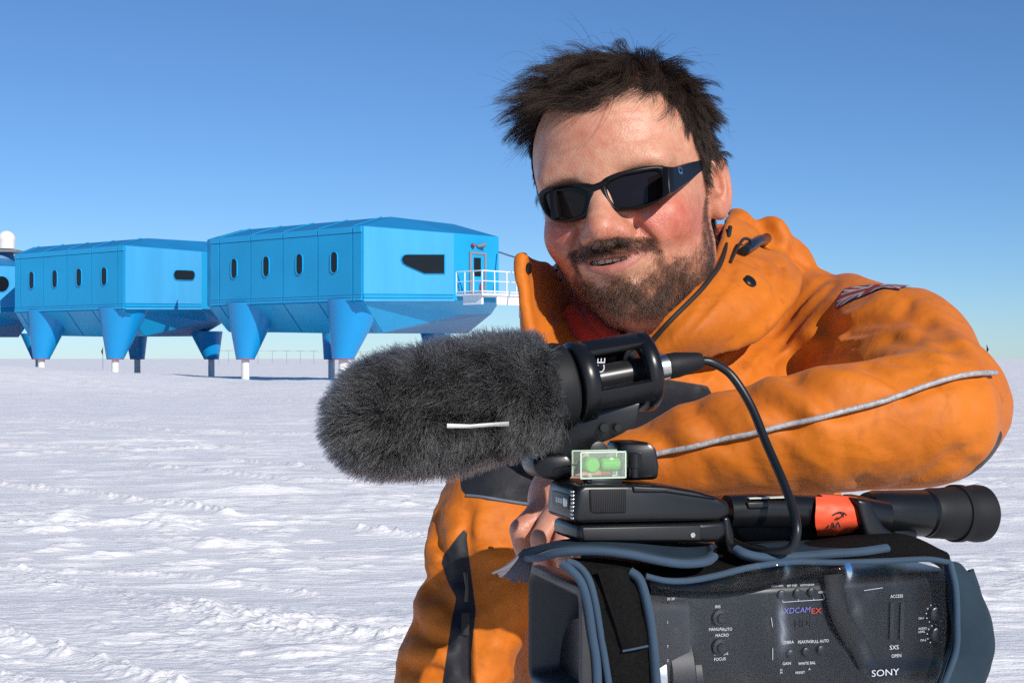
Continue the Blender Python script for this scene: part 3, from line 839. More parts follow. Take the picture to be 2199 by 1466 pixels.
        hx = [e(0.0135, 0.004, .008), e(0.0150, 0.018, .009), e(0.008, 0.0290, .009), e(-0.004, 0.0310, .009), e(-0.015, 0.0220, .009), e(-0.0195, 0.006, .009), e(-0.0170, -0.012, .009), e(-0.009, -0.026, .008)]
        v.tube(hx, [0.0030, 0.0038, 0.0040, 0.0042, 0.0042, 0.0040, 0.0036, 0.004], 0.003)
        v.tube([e(-0.003, 0.020, .008), e(-0.0095, 0.006, .009), e(-0.0085, -0.008, .009), e(-0.001, -0.017, .008)], 0.0030, 0.003)
        v.tube([e(0.0135, -0.002, .007), e(0.0120, -0.009, .009)], [0.0040, 0.0042], 0.004)
    V, F = v.mesh(2)
    return v, V, F

HV, hV, hF = build_head()

def skin_material():
    m = bpy.data.materials.new('skin'); m.use_nodes = True
    n = m.node_tree.nodes; l = m.node_tree.links; b = n['Principled BSDF']
    at = n.new('ShaderNodeAttribute'); at.attribute_name = 'col'
    tc = n.new('ShaderNodeTexCoord')
    nz = n.new('ShaderNodeTexNoise'); nz.inputs['Scale'].default_value = 90; nz.inputs['Detail'].default_value = 6; nz.inputs['Roughness'].default_value = 0.6
    l.new(tc.outputs['Object'], nz.inputs['Vector'])
    rp = n.new('ShaderNodeValToRGB'); rp.color_ramp.elements[0].position = 0.3; rp.color_ramp.elements[1].position = 0.72
    rp.color_ramp.elements[0].color = (0.86, 0.68, 0.62, 1); rp.color_ramp.elements[1].color = (1.06, 1.10, 1.08, 1)
    l.new(nz.outputs[0], rp.inputs[0])
    mx = n.new('ShaderNodeMix'); mx.data_type = 'RGBA'; mx.blend_type = 'MULTIPLY'; mx.inputs[0].default_value = 0.75
    l.new(at.outputs['Color'], mx.inputs[6]); l.new(rp.outputs[0], mx.inputs[7]); l.new(mx.outputs[2], b.inputs['Base Color'])
    b.inputs['Subsurface Weight'].default_value = 0.10; b.inputs['Subsurface Radius'].default_value = (0.9, 0.35, 0.2); b.inputs['Subsurface Scale'].default_value = 0.005
    b.inputs['Roughness'].default_value = 0.43; b.inputs['Specular IOR Level'].default_value = 0.45
    n2 = n.new('ShaderNodeTexNoise'); n2.inputs['Scale'].default_value = 620; n2.inputs['Detail'].default_value = 3
    n3 = n.new('ShaderNodeTexVoronoi'); n3.inputs['Scale'].default_value = 900
    l.new(tc.outputs['Object'], n2.inputs['Vector']); l.new(tc.outputs['Object'], n3.inputs['Vector'])
    b1 = n.new('ShaderNodeBump'); b1.inputs['Strength'].default_value = 0.45; b1.inputs['Distance'].default_value = 0.0009
    b2 = n.new('ShaderNodeBump'); b2.inputs['Strength'].default_value = 0.16; b2.inputs['Distance'].default_value = 0.0005
    l.new(n2.outputs[0], b1.inputs['Height']); l.new(n3.outputs['Distance'], b2.inputs['Height']); l.new(b1.outputs[0], b2.inputs['Normal'])
    l.new(b2.outputs[0], b.inputs['Normal'])
    return m
M_SKIN = skin_material()

def beard_mask(p):
    """density of facial hair at points of the head frame"""
    x, y, z = p[:, 0], p[:, 1], p[:, 2]
    phi = np.degrees(np.arctan2(np.abs(x), y + 0.005))
    line = np.interp(phi, [0, 18, 28, 36, 45, 56, 66, 76, 86], [-0.087, -0.085, -0.077, -0.074, -0.070, -0.061, -0.040, -0.005, 0.0])
    nz = vnoise(p * 130, 3) * 0.004
    m = sstep(0.006, -0.012, z - line + nz)
    thin = np.interp(phi, [0, 20, 34, 46, 58, 68, 80], [0.95, 0.92, 0.8, 0.45, 0.62, 0.95, 0.8])
    thin = np.where(z < -0.092, np.maximum(thin, 0.9), thin)
    m = m * thin * sstep(-0.136, -0.124, z) * sstep(84, 77, phi) * (np.abs(x) < 0.0715)
    # moustache, thinner under the nose, running down past the mouth corners
    ax = np.abs(x)
    mu = sstep(-0.0475, -0.0525, z + ax * 0.08) * sstep(-0.0690, -0.0645, z - ax * 0.02) * sstep(0.042, 0.035, ax) * (y > 0.07)
    side = sstep(0.006, 0.0, np.abs(ax - 0.0385 - 0.06 * (-0.075 - z))) * sstep(-0.060, -0.066, z) * sstep(-0.100, -0.092, z) * (y > 0.05)
    soul = sstep(0.011, 0.005, ax) * sstep(-0.0835, -0.0865, z) * sstep(-0.1, -0.096, z) * (y > 0.07)
    bare = sstep(0.010, 0.016, ax) * sstep(0.030, 0.024, ax) * sstep(-0.082, -0.085, z) * sstep(-0.097, -0.091, z) * (y > 0.06)
    m = m * (1 - 0.75 * bare)
    lips = sstep(0.033, 0.028, ax) * sstep(-0.0868, -0.0845, z - 0.014 * (ax / 0.03) ** 2) * sstep(-0.0640, -0.0660, z) * (y > 0.072)
    m = np.maximum(np.maximum(m, mu), np.maximum(side * 0.9, soul * 0.7)) * (1 - lips)
    m = m * (0.77 + 0.52 * vnoise(p * np.array((110, 110, 65)), 17))
    return np.clip(m, 0, 1)

def scalp_mask(p):
    x, y, z = p[:, 0], p[:, 1], p[:, 2]
    phi = np.degrees(np.arctan2(np.abs(x), y))
    line = np.interp(phi, [0, 15, 28, 40, 52, 60, 68, 74, 84, 95, 110, 180], [0.063, 0.069, 0.077, 0.073, 0.056, 0.036, 0.016, -0.006, -0.024, 0.012, -0.045, -0.07])
    nz = vnoise(p * 110, 5) * 0.004
    ear = (np.abs(x) > 0.0695) & (z < 0.014) & (y < 0.008) & (y > -0.045)
    return sstep(-0.002, 0.006, z - line + nz) * (np.abs(x) < 0.0835) * ~ear

def skin_color(p):
    x, y, z = p[:, 0], p[:, 1], p[:, 2]
    base = np.array((0.58, 0.300, 0.190)); red = np.array((0.52, 0.105, 0.066)); pale = np.array((0.60, 0.335, 0.222)); lip = np.array((0.42, 0.140, 0.115))
    c = np.tile(base, (len(p), 1))
    def mixin(col, w):
        nonlocal c
        w = np.clip(w, 0, 1)[:, None]; c = c * (1 - w) + col * w
    mixin(pale, sstep(0.02, 0.06, z) * 0.7)
    g = lambda cx, cy, cz, r: np.exp(-(((x - cx) / r[0]) ** 2 + ((y - cy) / r[1]) ** 2 + ((z - cz) / r[2]) ** 2))
    for s in (-1, 1):
        mixin(red, 1.0 * g(s * 0.043, 0.07, -0.036, (0.025, 0.045, 0.020)))
        mixin(red, 0.6 * g(s * 0.058, 0.045, -0.044, (0.02, 0.04, 0.022)))
        mixin(red, 0.35 * g(s * 0.084, -0.02, -0.012, (0.016, 0.03, 0.035)))
    mixin(red, 0.50 * g(0, 0.115, -0.042, (0.018, 0.016, 0.014)))
    mixin(red, 0.30 * g(0, 0.09, 0.045, (0.04, 0.05, 0.02)))
    n = vnoise(p * 160, 8); mixin(red, 0.28 * np.maximum(0, n)); mixin(red, 0.22 * np.maximum(0, vnoise(p * 420, 12)))
    mixin(np.array((0.66, 0.42, 0.30)), 0.25 * np.maximum(0, vnoise(p * 300, 15)))
    ax = np.abs(x)
    lp = sstep(0.0320, 0.027, ax - 0.003 * np.sign(x)) * (y > 0.078) * sstep(-0.0862, -0.0842, z - 0.014 * (ax / 0.03) ** 2) * sstep(-0.0610, -0.0628, z - 0.001 * (ax / 0.03) ** 2)
    mixin(lip, 0.8 * lp)
    mixin(np.array((0.10, 0.02, 0.02)), sstep(0.0925, 0.086, y) * sstep(0.029, 0.025, ax) * sstep(-0.0790, -0.0770, z) * sstep(-0.0640, -0.0660, z) * (y > 0.04))
    mixin(np.array((0.085, 0.046, 0.032)), 0.75 * beard_mask(p))
    mixin(np.array((0.07, 0.045, 0.035)), 0.9 * scalp_mask(p))
    return c

def set_col(o, c):
    a = o.data.attributes.new('col', 'FLOAT_COLOR', 'POINT')
    a.data.foreach_set('color', np.ascontiguousarray(np.hstack([c, np.ones((len(c), 1))]), np.float32).ravel())
# ---- the man himself: everything he is and wears hangs from this empty at his feet
MAN = empty('person', (0.17, 1.42, 0.0))
tag(MAN, 'smiling bearded man in orange parka and dark sunglasses leaning on a video camera', 'person')
M_HAIR = bpy.data.materials.new('dark_brown_hair'); M_HAIR.use_nodes = True
M_BEARD = bpy.data.materials.new('brown_grey_beard'); M_BEARD.use_nodes = True
def hairmat2(m, cols, rough=0.5):
    n = m.node_tree.nodes; l = m.node_tree.links; b = n['Principled BSDF']
    b.inputs['Roughness'].default_value = rough; b.inputs['Specular IOR Level'].default_value = 0.28
    ci = n.new('ShaderNodeHairInfo'); rp = n.new('ShaderNodeValToRGB'); el = rp.color_ramp.elements
    while len(el) < len(cols): el.new(0.5)
    for e, (p_, c) in zip(el, cols): e.position = p_; e.color = (*c, 1)
    l.new(ci.outputs['Random'], rp.inputs[0]); l.new(rp.outputs[0], b.inputs['Base Color'])
def hairmat(m, cols, rough=0.32):
    n = m.node_tree.nodes; l = m.node_tree.links
    n.remove(n['Principled BSDF'])
    h = n.new('ShaderNodeBsdfHairPrincipled'); h.parametrization = 'COLOR'
    h.inputs['Roughness'].default_value = rough; h.inputs['Radial Roughness'].default_value = 0.4
    ci = n.new('ShaderNodeHairInfo'); rp = n.new('ShaderNodeValToRGB')
    el = rp.color_ramp.elements
    while len(el) < len(cols): el.new(0.5)
    for e, (p_, c) in zip(el, cols): e.position = p_; e.color = (*c, 1)
    l.new(ci.outputs['Random'], rp.inputs[0]); l.new(rp.outputs[0], h.inputs['Color'])
    l.new(h.outputs[0], n['Material Output'].inputs['Surface'])
hairmat2(M_HAIR, [(0.0, (0.012, 0.008, 0.006)), (0.7, (0.030, 0.017, 0.011)), (1.0, (0.075, 0.040, 0.024))], 0.5)
hairmat(M_BEARD, [(0.0, (0.007, 0.0045, 0.0035)), (0.55, (0.026, 0.013, 0.007)), (0.90, (0.088, 0.042, 0.020)), (0.96, (0.40, 0.34, 0.27))], 0.42)

def nrm(a): return a / np.maximum(np.linalg.norm(a, axis=-1, keepdims=True), 1e-9)

def strands(roots, d0, d1, length, K, wob=0.0, seed=0):
    """paths that start along d0 and bend towards d1"""
    r = np.random.default_rng(seed); N = len(roots)
    out = np.zeros((N, K, 3)); out[:, 0] = roots; st = (length / (K - 1))[:, None]
    w = r.normal(size=(N, 3)) * wob
    for k in range(1, K):
        t = k / (K - 1)
        d = nrm(d0 * (1 - t) + d1 * t + w * math.sin(t * 3.0 + 0.3))
        out[:, k] = out[:, k - 1] + d * st
    return out

def build_scalp_hair():
    w = scalp_mask(hV)
    K = 9
    def field(p, n, r):
        x, y, z = p[:, 0], p[:, 1], p[:, 2]
        crown = np.array((0.008, -0.028, 0.112))
        away = p - crown; away -= n * (away * n).sum(1, keepdims=True); away = nrm(away)
        top = sstep(0.045, 0.085, z); front = sstep(0.01, 0.06, y); lft = sstep(0.02, -0.04, x)
        left = np.array((-1.0, 0.05, 0.10)); rightdn = np.array((0.75, -0.1, -0.45))
        d0 = n * (0.62 + 0.35 * top[:, None]) + away * (0.55 - 0.2 * top[:, None]) + left * (0.75 * top * (1 - 0.9 * sstep(0.0, 0.05, x)))[:, None]
        d0 = d0 + rightdn * (0.35 * sstep(0.03, 0.07, x))[:, None]
        d1 = n * 0.10 + away * 0.7 + left * (0.95 * np.maximum(top, 0.5 * lft) * (1 - sstep(0.005, 0.05, x)))[:, None] + np.array((0, 0, -0.32)) + rightdn * (0.25 * sstep(0.02, 0.06, x))[:, None]
        fr_ = front * sstep(0.10, 0.075, z); d1 = d1 + left * (0.9 * fr_)[:, None] + np.array((0, 0, 0.30)) * fr_[:, None]; d0 = d0 + left * (0.5 * fr_)[:, None]
        side = (1 - top)
        d0 = d0 * (1 - 0.35 * side[:, None]) + np.array((0, -0.25, -0.6)) * (0.55 * side[:, None])
        d1 = d1 + np.array((0, -0.35, -0.6)) * (0.8 * side[:, None])
        L = 0.018 + 0.018 * top + 0.012 * front * top
        lo_l = sstep(-0.02, -0.05, x) * sstep(0.075, 0.05, z); L = L * (1 - 0.55 * lo_l); d1 = d1 - left * (0.6 * lo_l)[:, None]; d0 = d0 * (1 - 0.5 * lo_l[:, None]) + np.array((0.1, 0, -0.8)) * lo_l[:, None]
        L = np.where(z < 0.02, 0.010 + 0.2 * np.maximum(z + 0.01, 0), L)
        return nrm(d0), nrm(d1), L
    # clump guides
    g = scatter(hV, hF, w, 900, 11); gn = grad(HV, g); r = np.random.default_rng(5)
    d0, d1, L = field(g, gn, r)
    d0 = nrm(d0 + r.normal(size=d0.shape) * 0.22); d1 = nrm(d1 + r.normal(size=d1.shape) * 0.32)
    Lg = L * r.uniform(0.75, 1.35, len(g)) 
    gp = strands(g, d0, d1, Lg, K, 0.2, 6)
    N = 30000
    p = scatter(hV, hF, w, N, 12); n = grad(HV, p)
    e0, e1, L = field(p, n, r)
    idx = np.zeros(N, int)
    for i in range(0, N, 2000): idx[i:i + 2000] = np.argmin(((p[i:i + 2000, None] - g[None]) ** 2).sum(-1), 1)
    e0 = nrm(e0 + r.normal(size=e0.shape) * 0.12); e1 = nrm(e1 + r.normal(size=e1.shape) * 0.2)
    own = strands(p, e0, e1, L * r.uniform(0.6, 1.15, N), K, 0.15, 8)
    t = np.linspace(0, 1, K)[None, :, None]
    gg = gp[idx]; rel = gg - gg[:, :1]
    follow = p[:, None] + rel * r.uniform(0.7, 1.05, N)[:, None, None]
    conv = gg + (p - g[idx])[:, None] * (1 - 0.75 * t)
    mixw = (0.74 * np.minimum(1, t * 2.0)) * (r.random(N) < 0.93)[:, None, None]
    s = own * (1 - mixw) + (0.35 * follow + 0.65 * conv) * mixw
    # stray long hairs
    q = scatter(hV, hF, w * (hV[:, 2] > 0.05), 260, 14); qn = grad(HV, q)
    f0, f1, L2 = field(q, qn, r)
    st = strands(q, nrm(f0 + r.normal(size=f0.shape) * 0.3), nrm(f1 + r.normal(size=f1.shape) * 0.5), L2 * r.uniform(1.2, 1.8, len(q)), K, 0.5, 9)
    s = np.concatenate([s, st])
    # keep strands outside the skull
    flat = s.reshape(-1, 3); dv = HV.sample(flat); inside = dv < 0.0012
    gr = grad(HV, flat[inside]); flat[inside] += gr * (0.0012 - dv[inside])[:, None]
    s = flat.reshape(s.shape)
    hair('hair', h2w(s), 0.00014, 0.00004, M_HAIR, MAN)

def build_beard():
    w = beard_mask(hV)
    N = 19000; K = 6
    p = scatter(hV, hF, w ** 1.25 * np.where((hV[:, 2] > -0.07) & (np.abs(hV[:, 0]) < 0.042) & (hV[:, 1] > 0.07), 1.9, 1.0), N, 21); n = grad(HV, p); r = np.random.default_rng(22)
    x, y, z = p[:, 0], p[:, 1], p[:, 2]
    must = (z > -0.068) & (np.abs(x) < 0.042) & (y > 0.07)
    out = np.stack([np.sign(x) * 0.55, np.zeros(N), np.full(N, -0.6)], 1)
    d0 = nrm(n * 0.75 + np.array((0, 0, -0.6)) + r.normal(size=(N, 3)) * 0.25); d1 = nrm(n * 0.15 + np.array((0, 0.05, -1.0)) + r.normal(size=(N, 3)) * 0.38)
    d0[must] = nrm(n[must] * 0.6 + out[must] + r.normal(size=(must.sum(), 3)) * 0.2); d1[must] = nrm(n[must] * 0.05 + out[must] * 1.1 + r.normal(size=(must.sum(), 3)) * 0.25)
    L = np.interp(z, [-0.14, -0.11, -0.09, -0.06, 0.0], [0.0075, 0.0090, 0.0078, 0.0055, 0.0045]) * r.uniform(0.55, 1.25, N)
    L[must] = r.uniform(0.0048, 0.0082, must.sum())
    s = strands(p, d0, d1, L, K, 0.35, 23)
    flat = s.reshape(-1, 3); dv = HV.sample(flat); inside = dv < 0.0006
    gr = grad(HV, flat[inside]); flat[inside] += gr * (0.0006 - dv[inside])[:, None]
    hair('beard', h2w(flat.reshape(s.shape)), 0.00013, 0.00004, M_BEARD, MAN)
    # fine stubble over the cheeks
    w2 = np.clip(beard_mask(hV + np.array((0, 0, -0.010))) - 0.2 * beard_mask(hV), 0, 1) * (hV[:, 1] > 0.0)
    p = scatter(hV, hF, w2, 2200, 31); n = grad(HV, p)
    s = strands(p, nrm(n * 0.6 + np.array((0, 0, -0.5))), nrm(n * 0.2 + np.array((0, 0, -1.0)) + r.normal(size=n.shape) * 0.3), r.uniform(0.002, 0.005, len(p)), 4, 0.2, 33)
    hair('stubble', h2w(s), 0.00007, 0.00003, M_BEARD, MAN)

build_scalp_hair(); build_beard()

# teeth, each behind the lips
M_TOOTH = mat('tooth_enamel', (0.80, 0.75, 0.64), 0.25, spec=0.5)
def build_teeth(body):
    for k in range(-4, 4):
        x = (k + 0.5) * 0.0074
        a = x / 0.030
        y = 0.0895 - 0.011 * a * a; z = -0.0672 + 0.0014 * a * a
        bm = bmesh.new(); bm_box(bm, (0, 0, 0), (0.0035, 0.002, 0.0046), None, 0.0012, 2)
        R = Matrix.Rotation(-0.62 * a, 4, 'Z')
        for v_ in bm.verts:
            q = R @ v_.co; v_.co = Vector(h2w(np.array((q.x + x, q.y + y, q.z + z))))
        bmlink('tooth', bm, M_TOOTH, body, True)

# ---------------------------------------------------------------- sunglasses
M_FRAME = mat('black_sunglasses_frame', (0.006, 0.006, 0.007), 0.38, spec=0.25, bump=0.05, bscale=900, bdist=0.0002)
M_LENS = mat('dark_sunglass_lens', (0.010, 0.007, 0.008), 0.05, spec=0.22)
M_LOGO = mat('silver_badge', (0.5, 0.52, 0.55), 0.3, metal=1.0)
SG = empty('sunglasses', Vector(h2w(np.array((0, 0.1, -0.005))))); tag(SG, 'black wraparound sunglasses with dark lenses on the bearded man', 'sunglasses')
CYC, CYR = 0.0180, 0.0855
def on_wrap(x, y, off=0.0):
    """head-frame point where the photograph direction meets the curved front of the glasses"""
    o, d = hray(x, y); oy = o[1] - CYC; R = CYR + off
    a = d[0] ** 2 + d[1] ** 2; b = 2 * (o[0] * d[0] + oy * d[1]); c = o[0] ** 2 + oy ** 2 - R * R
    disc = max(b * b - 4 * a * c, 0.0); t = (-b - math.sqrt(disc)) / (2 * a)
    return o + d * t
def wrap_n(p): 
    n = np.array((p[0], p[1] - CYC, 0)); return n / np.linalg.norm(n)
def polar(poly, c, n):
    pts = []
    for k in range(n):
        t = k / n * 2 * math.pi; dx, dy = math.cos(t), math.sin(t); best = 0
        for i in range(len(poly)):
            (x0, y0), (x1, y1) = poly[i], poly[(i + 1) % len(poly)]
            ex, ey = x1 - x0, y1 - y0; den = dx * ey - dy * ex
            if abs(den) < 1e-9: continue
            s_ = ((x0 - c[0]) * ey - (y0 - c[1]) * ex) / den; u = ((x0 - c[0]) * dy - (y0 - c[1]) * dx) / den
            if s_ > 0 and -1e-6 <= u <= 1 + 1e-6: best = max(best, s_)
        pts.append((c[0] + dx * best, c[1] + dy * best))
    return pts
def smooth_loop(p, it=2):
    p = np.array(p)
    for _ in range(it): p = 0.5 * p + 0.25 * (np.roll(p, 1, 0) + np.roll(p, -1, 0))
    return p
LENS_R = ([(1287, 388), (1323, 372), (1377, 359), (1424, 355), (1436, 360), (1441, 382), (1441, 415), (1405, 437), (1364, 450), (1317, 455), (1306, 440), (1292, 410)],
          [(1297, 396), (1336, 378), (1413, 364), (1423, 374), (1425, 415), (1413, 427), (1364, 444), (1321, 448), (1306, 424)], (1368, 408))
LENS_L = ([(1157, 417), (1168, 406), (1203, 397), (1235, 394), (1262, 394), (1281, 396), (1276, 430), (1270, 459), (1249, 470), (1216, 478), (1189, 475), (1174, 460), (1162, 437)],
          [(1166, 418), (1190, 407), (1222, 401), (1250, 402), (1264, 408), (1262, 440), (1252, 462), (1218, 471), (1194, 469), (1178, 455)], (1217, 435))
def lens_frame(spec):
    outer, inner, c = spec; N = 72
    po = smooth_loop(polar(outer, c, N), 3); pi_ = smooth_loop(polar(inner, c, N), 3)
    pi_ = np.array(c) + (pi_ - np.array(c)) * 0.965; po = np.array(c) + (po - np.array(c)) * 1.015
    secs = []
    for k in range(N):
        row = []
        for w_, off in ((0.0, -0.0040), (0.0, 0.0005), (0.18, 0.0024), (0.5, 0.0030), (0.85, 0.0022), (1.0, 0.0004), (1.0, -0.0030)):
            q = po[k] * (1 - w_) + pi_[k] * w_
            p = on_wrap(q[0], q[1]); row.append(h2w(p + wrap_n(p) * off))
        secs.append(row)
    M_ = len(secs[0]); V = np.array(secs).reshape(-1, 3); F = []
    for k in range(N):
        for j in range(M_):
            a = k * M_ + j; b = k * M_ + (j + 1) % M_; c2 = ((k + 1) % N) * M_ + (j + 1) % M_; d2 = ((k + 1) % N) * M_ + j
            F.append((a, b, c2, d2))
    bm = bmesh.new(); vs = [bm.verts.new(tuple(p)) for p in V]
    for f in F: bm.faces.new([vs[i] for i in f])
    fr = bmlink('lens_rim', bm, M_FRAME, SG, True, 60)
    bm = bmesh.new()
    rings = []
    for s_ in (1.0, 0.8, 0.6, 0.4, 0.2):
        rings.append([bm.verts.new(tuple(h2w((lambda p: p + wrap_n(p) * -0.0002)(on_wrap(c[0] + (pi_[k][0] - c[0]) * s_ * 1.01, c[1] + (pi_[k][1] - c[1]) * s_ * 1.01))))) for k in range(N)])
    ce = bm.verts.new(tuple(h2w(on_wrap(*c))))
    for a, b in zip(rings, rings[1:]):
        for k in range(N): bm.faces.new((a[k], a[(k + 1) % N], b[(k + 1) % N], b[k]))
    for k in range(N): bm.faces.new((rings[-1][k], rings[-1][(k + 1) % N], ce))
    bmlink('lens', bm, M_LENS, SG, True, 80)
lens_frame(LENS_R); lens_frame(LENS_L)
# bridge
bt = [(1246, 394.6), (1256, 395.2), (1266, 396), (1276, 395.6), (1286, 392.0), (1296, 387.0), (1308, 381)]
bb = [(1250, 404), (1258, 412), (1267, 417), (1277, 414), (1287, 410), (1296, 405), (1304, 402)]
bm = bmesh.new(); rows = []
for (tx, ty), (bx, by) in zip(bt, bb):
    row = []
    for w_, off in ((0.0, -0.004), (0.0, 0.0008), (0.15, 0.0030), (0.5, 0.0036), (0.85, 0.0026), (1.0, 0.0), (1.0, -0.004)):
        p = on_wrap(tx + (bx - tx) * w_, ty + (by - ty) * w_); row.append(bm.verts.new(tuple(h2w(p + wrap_n(p) * off))))
    rows.append(row)
for a, b in zip(rows, rows[1:]):
    for k in range(7): bm.faces.new((a[k], a[(k + 1) % 7], b[(k + 1) % 7], b[k]))
bm.faces.new(rows[0][::-1]); bm.faces.new(rows[-1])
bmlink('bridge', bm, M_FRAME, SG, True, 60)
# temples
def temple(pairs, A0, B0, sgn):
    n = np.array((-(B0[1] - A0[1]), B0[0] - A0[0], 0.0)); n /= np.linalg.norm(n)
    if n[0] * sgn < 0: n = -n
    p0 = np.array((*A0, 0.0)); secs = []
    for (tx, ty), (bx, by), th in pairs:
        ps = []
        for x, y in ((tx, ty), (bx, by)):
            o, d = hray(x, y); t = ((p0 - o) @ n) / (d @ n); ps.append(o + d * t)
        t_, b_ = ps; m_ = (t_ + b_) / 2
        secs.append([t_ * 0.97 + m_ * 0.03 - n * th, t_ - n * th * 0.2, t_ * 0.9 + m_ * 0.1 + n * th * 0.5, b_ * 0.9 + m_ * 0.1 + n * th * 0.5, b_ - n * th * 0.2, b_ * 0.97 + m_ * 0.03 - n * th])
    return secs, n
pairs = [((1431, 357), (1433, 420), .004), ((1440, 358), (1443, 417), .005), ((1448, 358), (1452, 409), .0048), ((1466, 353), (1470, 397), .0042), ((1480, 349), (1482, 388), .0040), ((1497, 345), (1497, 374), .0036), ((1516, 340), (1519, 356), .003)]
secs, tn = temple(pairs, (0.0690, 0.064), (0.0790, -0.012), 1)
last = secs[-1]
secs.append([p + np.array((0.0005, -0.020, -0.004)) for p in last]); secs.append([p + np.array((-0.001, -0.034, -0.018)) for p in last])
def temple_mesh(secs):
    bm = bmesh.new(); R_ = [[bm.verts.new(tuple(h2w(p))) for p in s_] for s_ in secs]
    for a, b in zip(R_, R_[1:]):
        for k in range(6): bm.faces.new((a[k], a[(k + 1) % 6], b[(k + 1) % 6], b[k]))
    bm.faces.new(R_[0][::-1]); bm.faces.new(R_[-1])
    bmesh.ops.bevel(bm, geom=[e for e in bm.edges], offset=0.0005, segments=1, affect='EDGES')
    return bmlink('temple', bm, M_FRAME, SG, True, 35)
temple_mesh(secs)
temple_mesh([[np.array((-(p[0] - 0.0215), p[1] - 0.010, p[2] + 0.001)) for p in s_] for s_ in secs])
# badge on the temple
o, d = hray(1461, 366); p0 = np.array((0.0690, 0.064, 0.0)) + tn * 0.0026; q0 = o + d * (((p0 - o) @ tn) / (d @ tn))
ta = np.cross(tn, (0, 0, 1.0)); ta /= np.linalg.norm(ta)
bm = bmesh.new(); vo = []; vi = []
for k in range(24):
    t = k / 24 * 2 * math.pi; c_, s_ = math.cos(t), math.sin(t)
    sq = lambda v_, e: math.copysign(abs(v_) ** e, v_)
    vo.append(bm.verts.new(tuple(h2w(q0 + ta * 0.0052 * sq(c_, .5) + np.array((0, 0, 1)) * 0.0032 * sq(s_, .5))))); vi.append(bm.verts.new(tuple(h2w(q0 + ta * 0.0026 * c_ + np.array((0, 0, 1)) * 0.0015 * s_ + tn * 0.0002))))
for k in range(24): bm.faces.new((vo[k], vo[(k + 1) % 24], vi[(k + 1) % 24], vi[k]))
bmlink('badge', bm, M_LOGO, SG)
# ---- the hand that hangs over the front of the handle, then the whole body mesh
def build_hand():
    a = lambda *p: [np.array(P(*q)) for q in p]
    lo = np.array((-0.012, 1.015, 1.215)); v = Vol(lo, (0.125, 1.150, 1.345), 0.0014)
    v.tube(a((1400, 985, 1.10), (1290, 1005, 1.105), (1232, 1035, 1.095)), [0.030, 0.027, 0.026], 0)
    v.ell(P(1218, 1072, 1.085), (0.030, 0.020, 0.026), 0.015)
    v.tube(a((1222, 1045, 1.090), (1185, 1072, 1.079), (1158, 1104, 1.070)), [0.018, 0.014, 0.0105], 0.008)
    # fingers: knuckle, joints, tip
    FA = a((1195, 1070, 1.075), (1148, 1112, 1.066), (1120, 1138, 1.060), (1124, 1170, 1.061), (1134, 1206, 1.067))
    FB = a((1214, 1080, 1.068), (1184, 1126, 1.050), (1165, 1156, 1.043), (1164, 1188, 1.044), (1172, 1218, 1.052))
    FC = a((1236, 1088, 1.062), (1222, 1132, 1.042), (1210, 1162, 1.036), (1208, 1192, 1.038), (1212, 1222, 1.046))
    FD = a((1258, 1092, 1.060), (1256, 1132, 1.045), (1248, 1160, 1.040), (1246, 1186, 1.042), (1248, 1210, 1.048))
    v.tube(FA, [0.0100, 0.0096, 0.0092, 0.0080, 0.0070], 0.003)
    v.tube(FB, [0.0104, 0.0100, 0.0094, 0.0082, 0.0074], 0.003)
    v.tube(FC, [0.0100, 0.0096, 0.0090, 0.0080, 0.0072], 0.003)
    v.tube(FD, [0.0092, 0.0088, 0.0080, 0.0072, 0.0066], 0.003)
    for f1, f2 in ((FA, FB), (FB, FC), (FC, FD)):
        v.stroke([(p + q) / 2 + np.array((0, -0.004, 0)) for p, q in zip(f1[1:], f2[1:])], 0.0030, -0.0040)
    for f in (FA, FB, FC):   # knuckles stand proud
        v.bump(f[2] + np.array((-0.001, -0.006, 0.002)), 0.007, 0.0014)
    v.tube(a((1225, 1050, 1.105), (1180, 1090, 1.110), (1165, 1130, 1.108), (1165, 1160, 1.104)), [0.013, 0.0115, 0.0105, 0.0085], 0.006)   # thumb
    # knuckle creases and tendons
    for p in (((1118, 1128, 1.050), (1132, 1142, 1.050)), ((1152, 1146, 1.040), (1170, 1156, 1.040)), ((1188, 1152, 1.034), (1206, 1160, 1.034))):
        v.stroke(a(*p), 0.0022, -0.0012)
    v.stroke(a((1222, 1052, 1.066), (1190, 1090, 1.058), (1160, 1118, 1.052)), 0.004, 0.0012)
    return v.mesh(2)
aV, aF = build_hand()
def hand_color(p):
    base = np.array((0.55, 0.270, 0.185)); red = np.array((0.52, 0.185, 0.135))
    w = np.clip(0.35 + 0.5 * vnoise(p * 90, 4), 0, 1)[:, None] * 0.6
    return base * (1 - w) + red * w
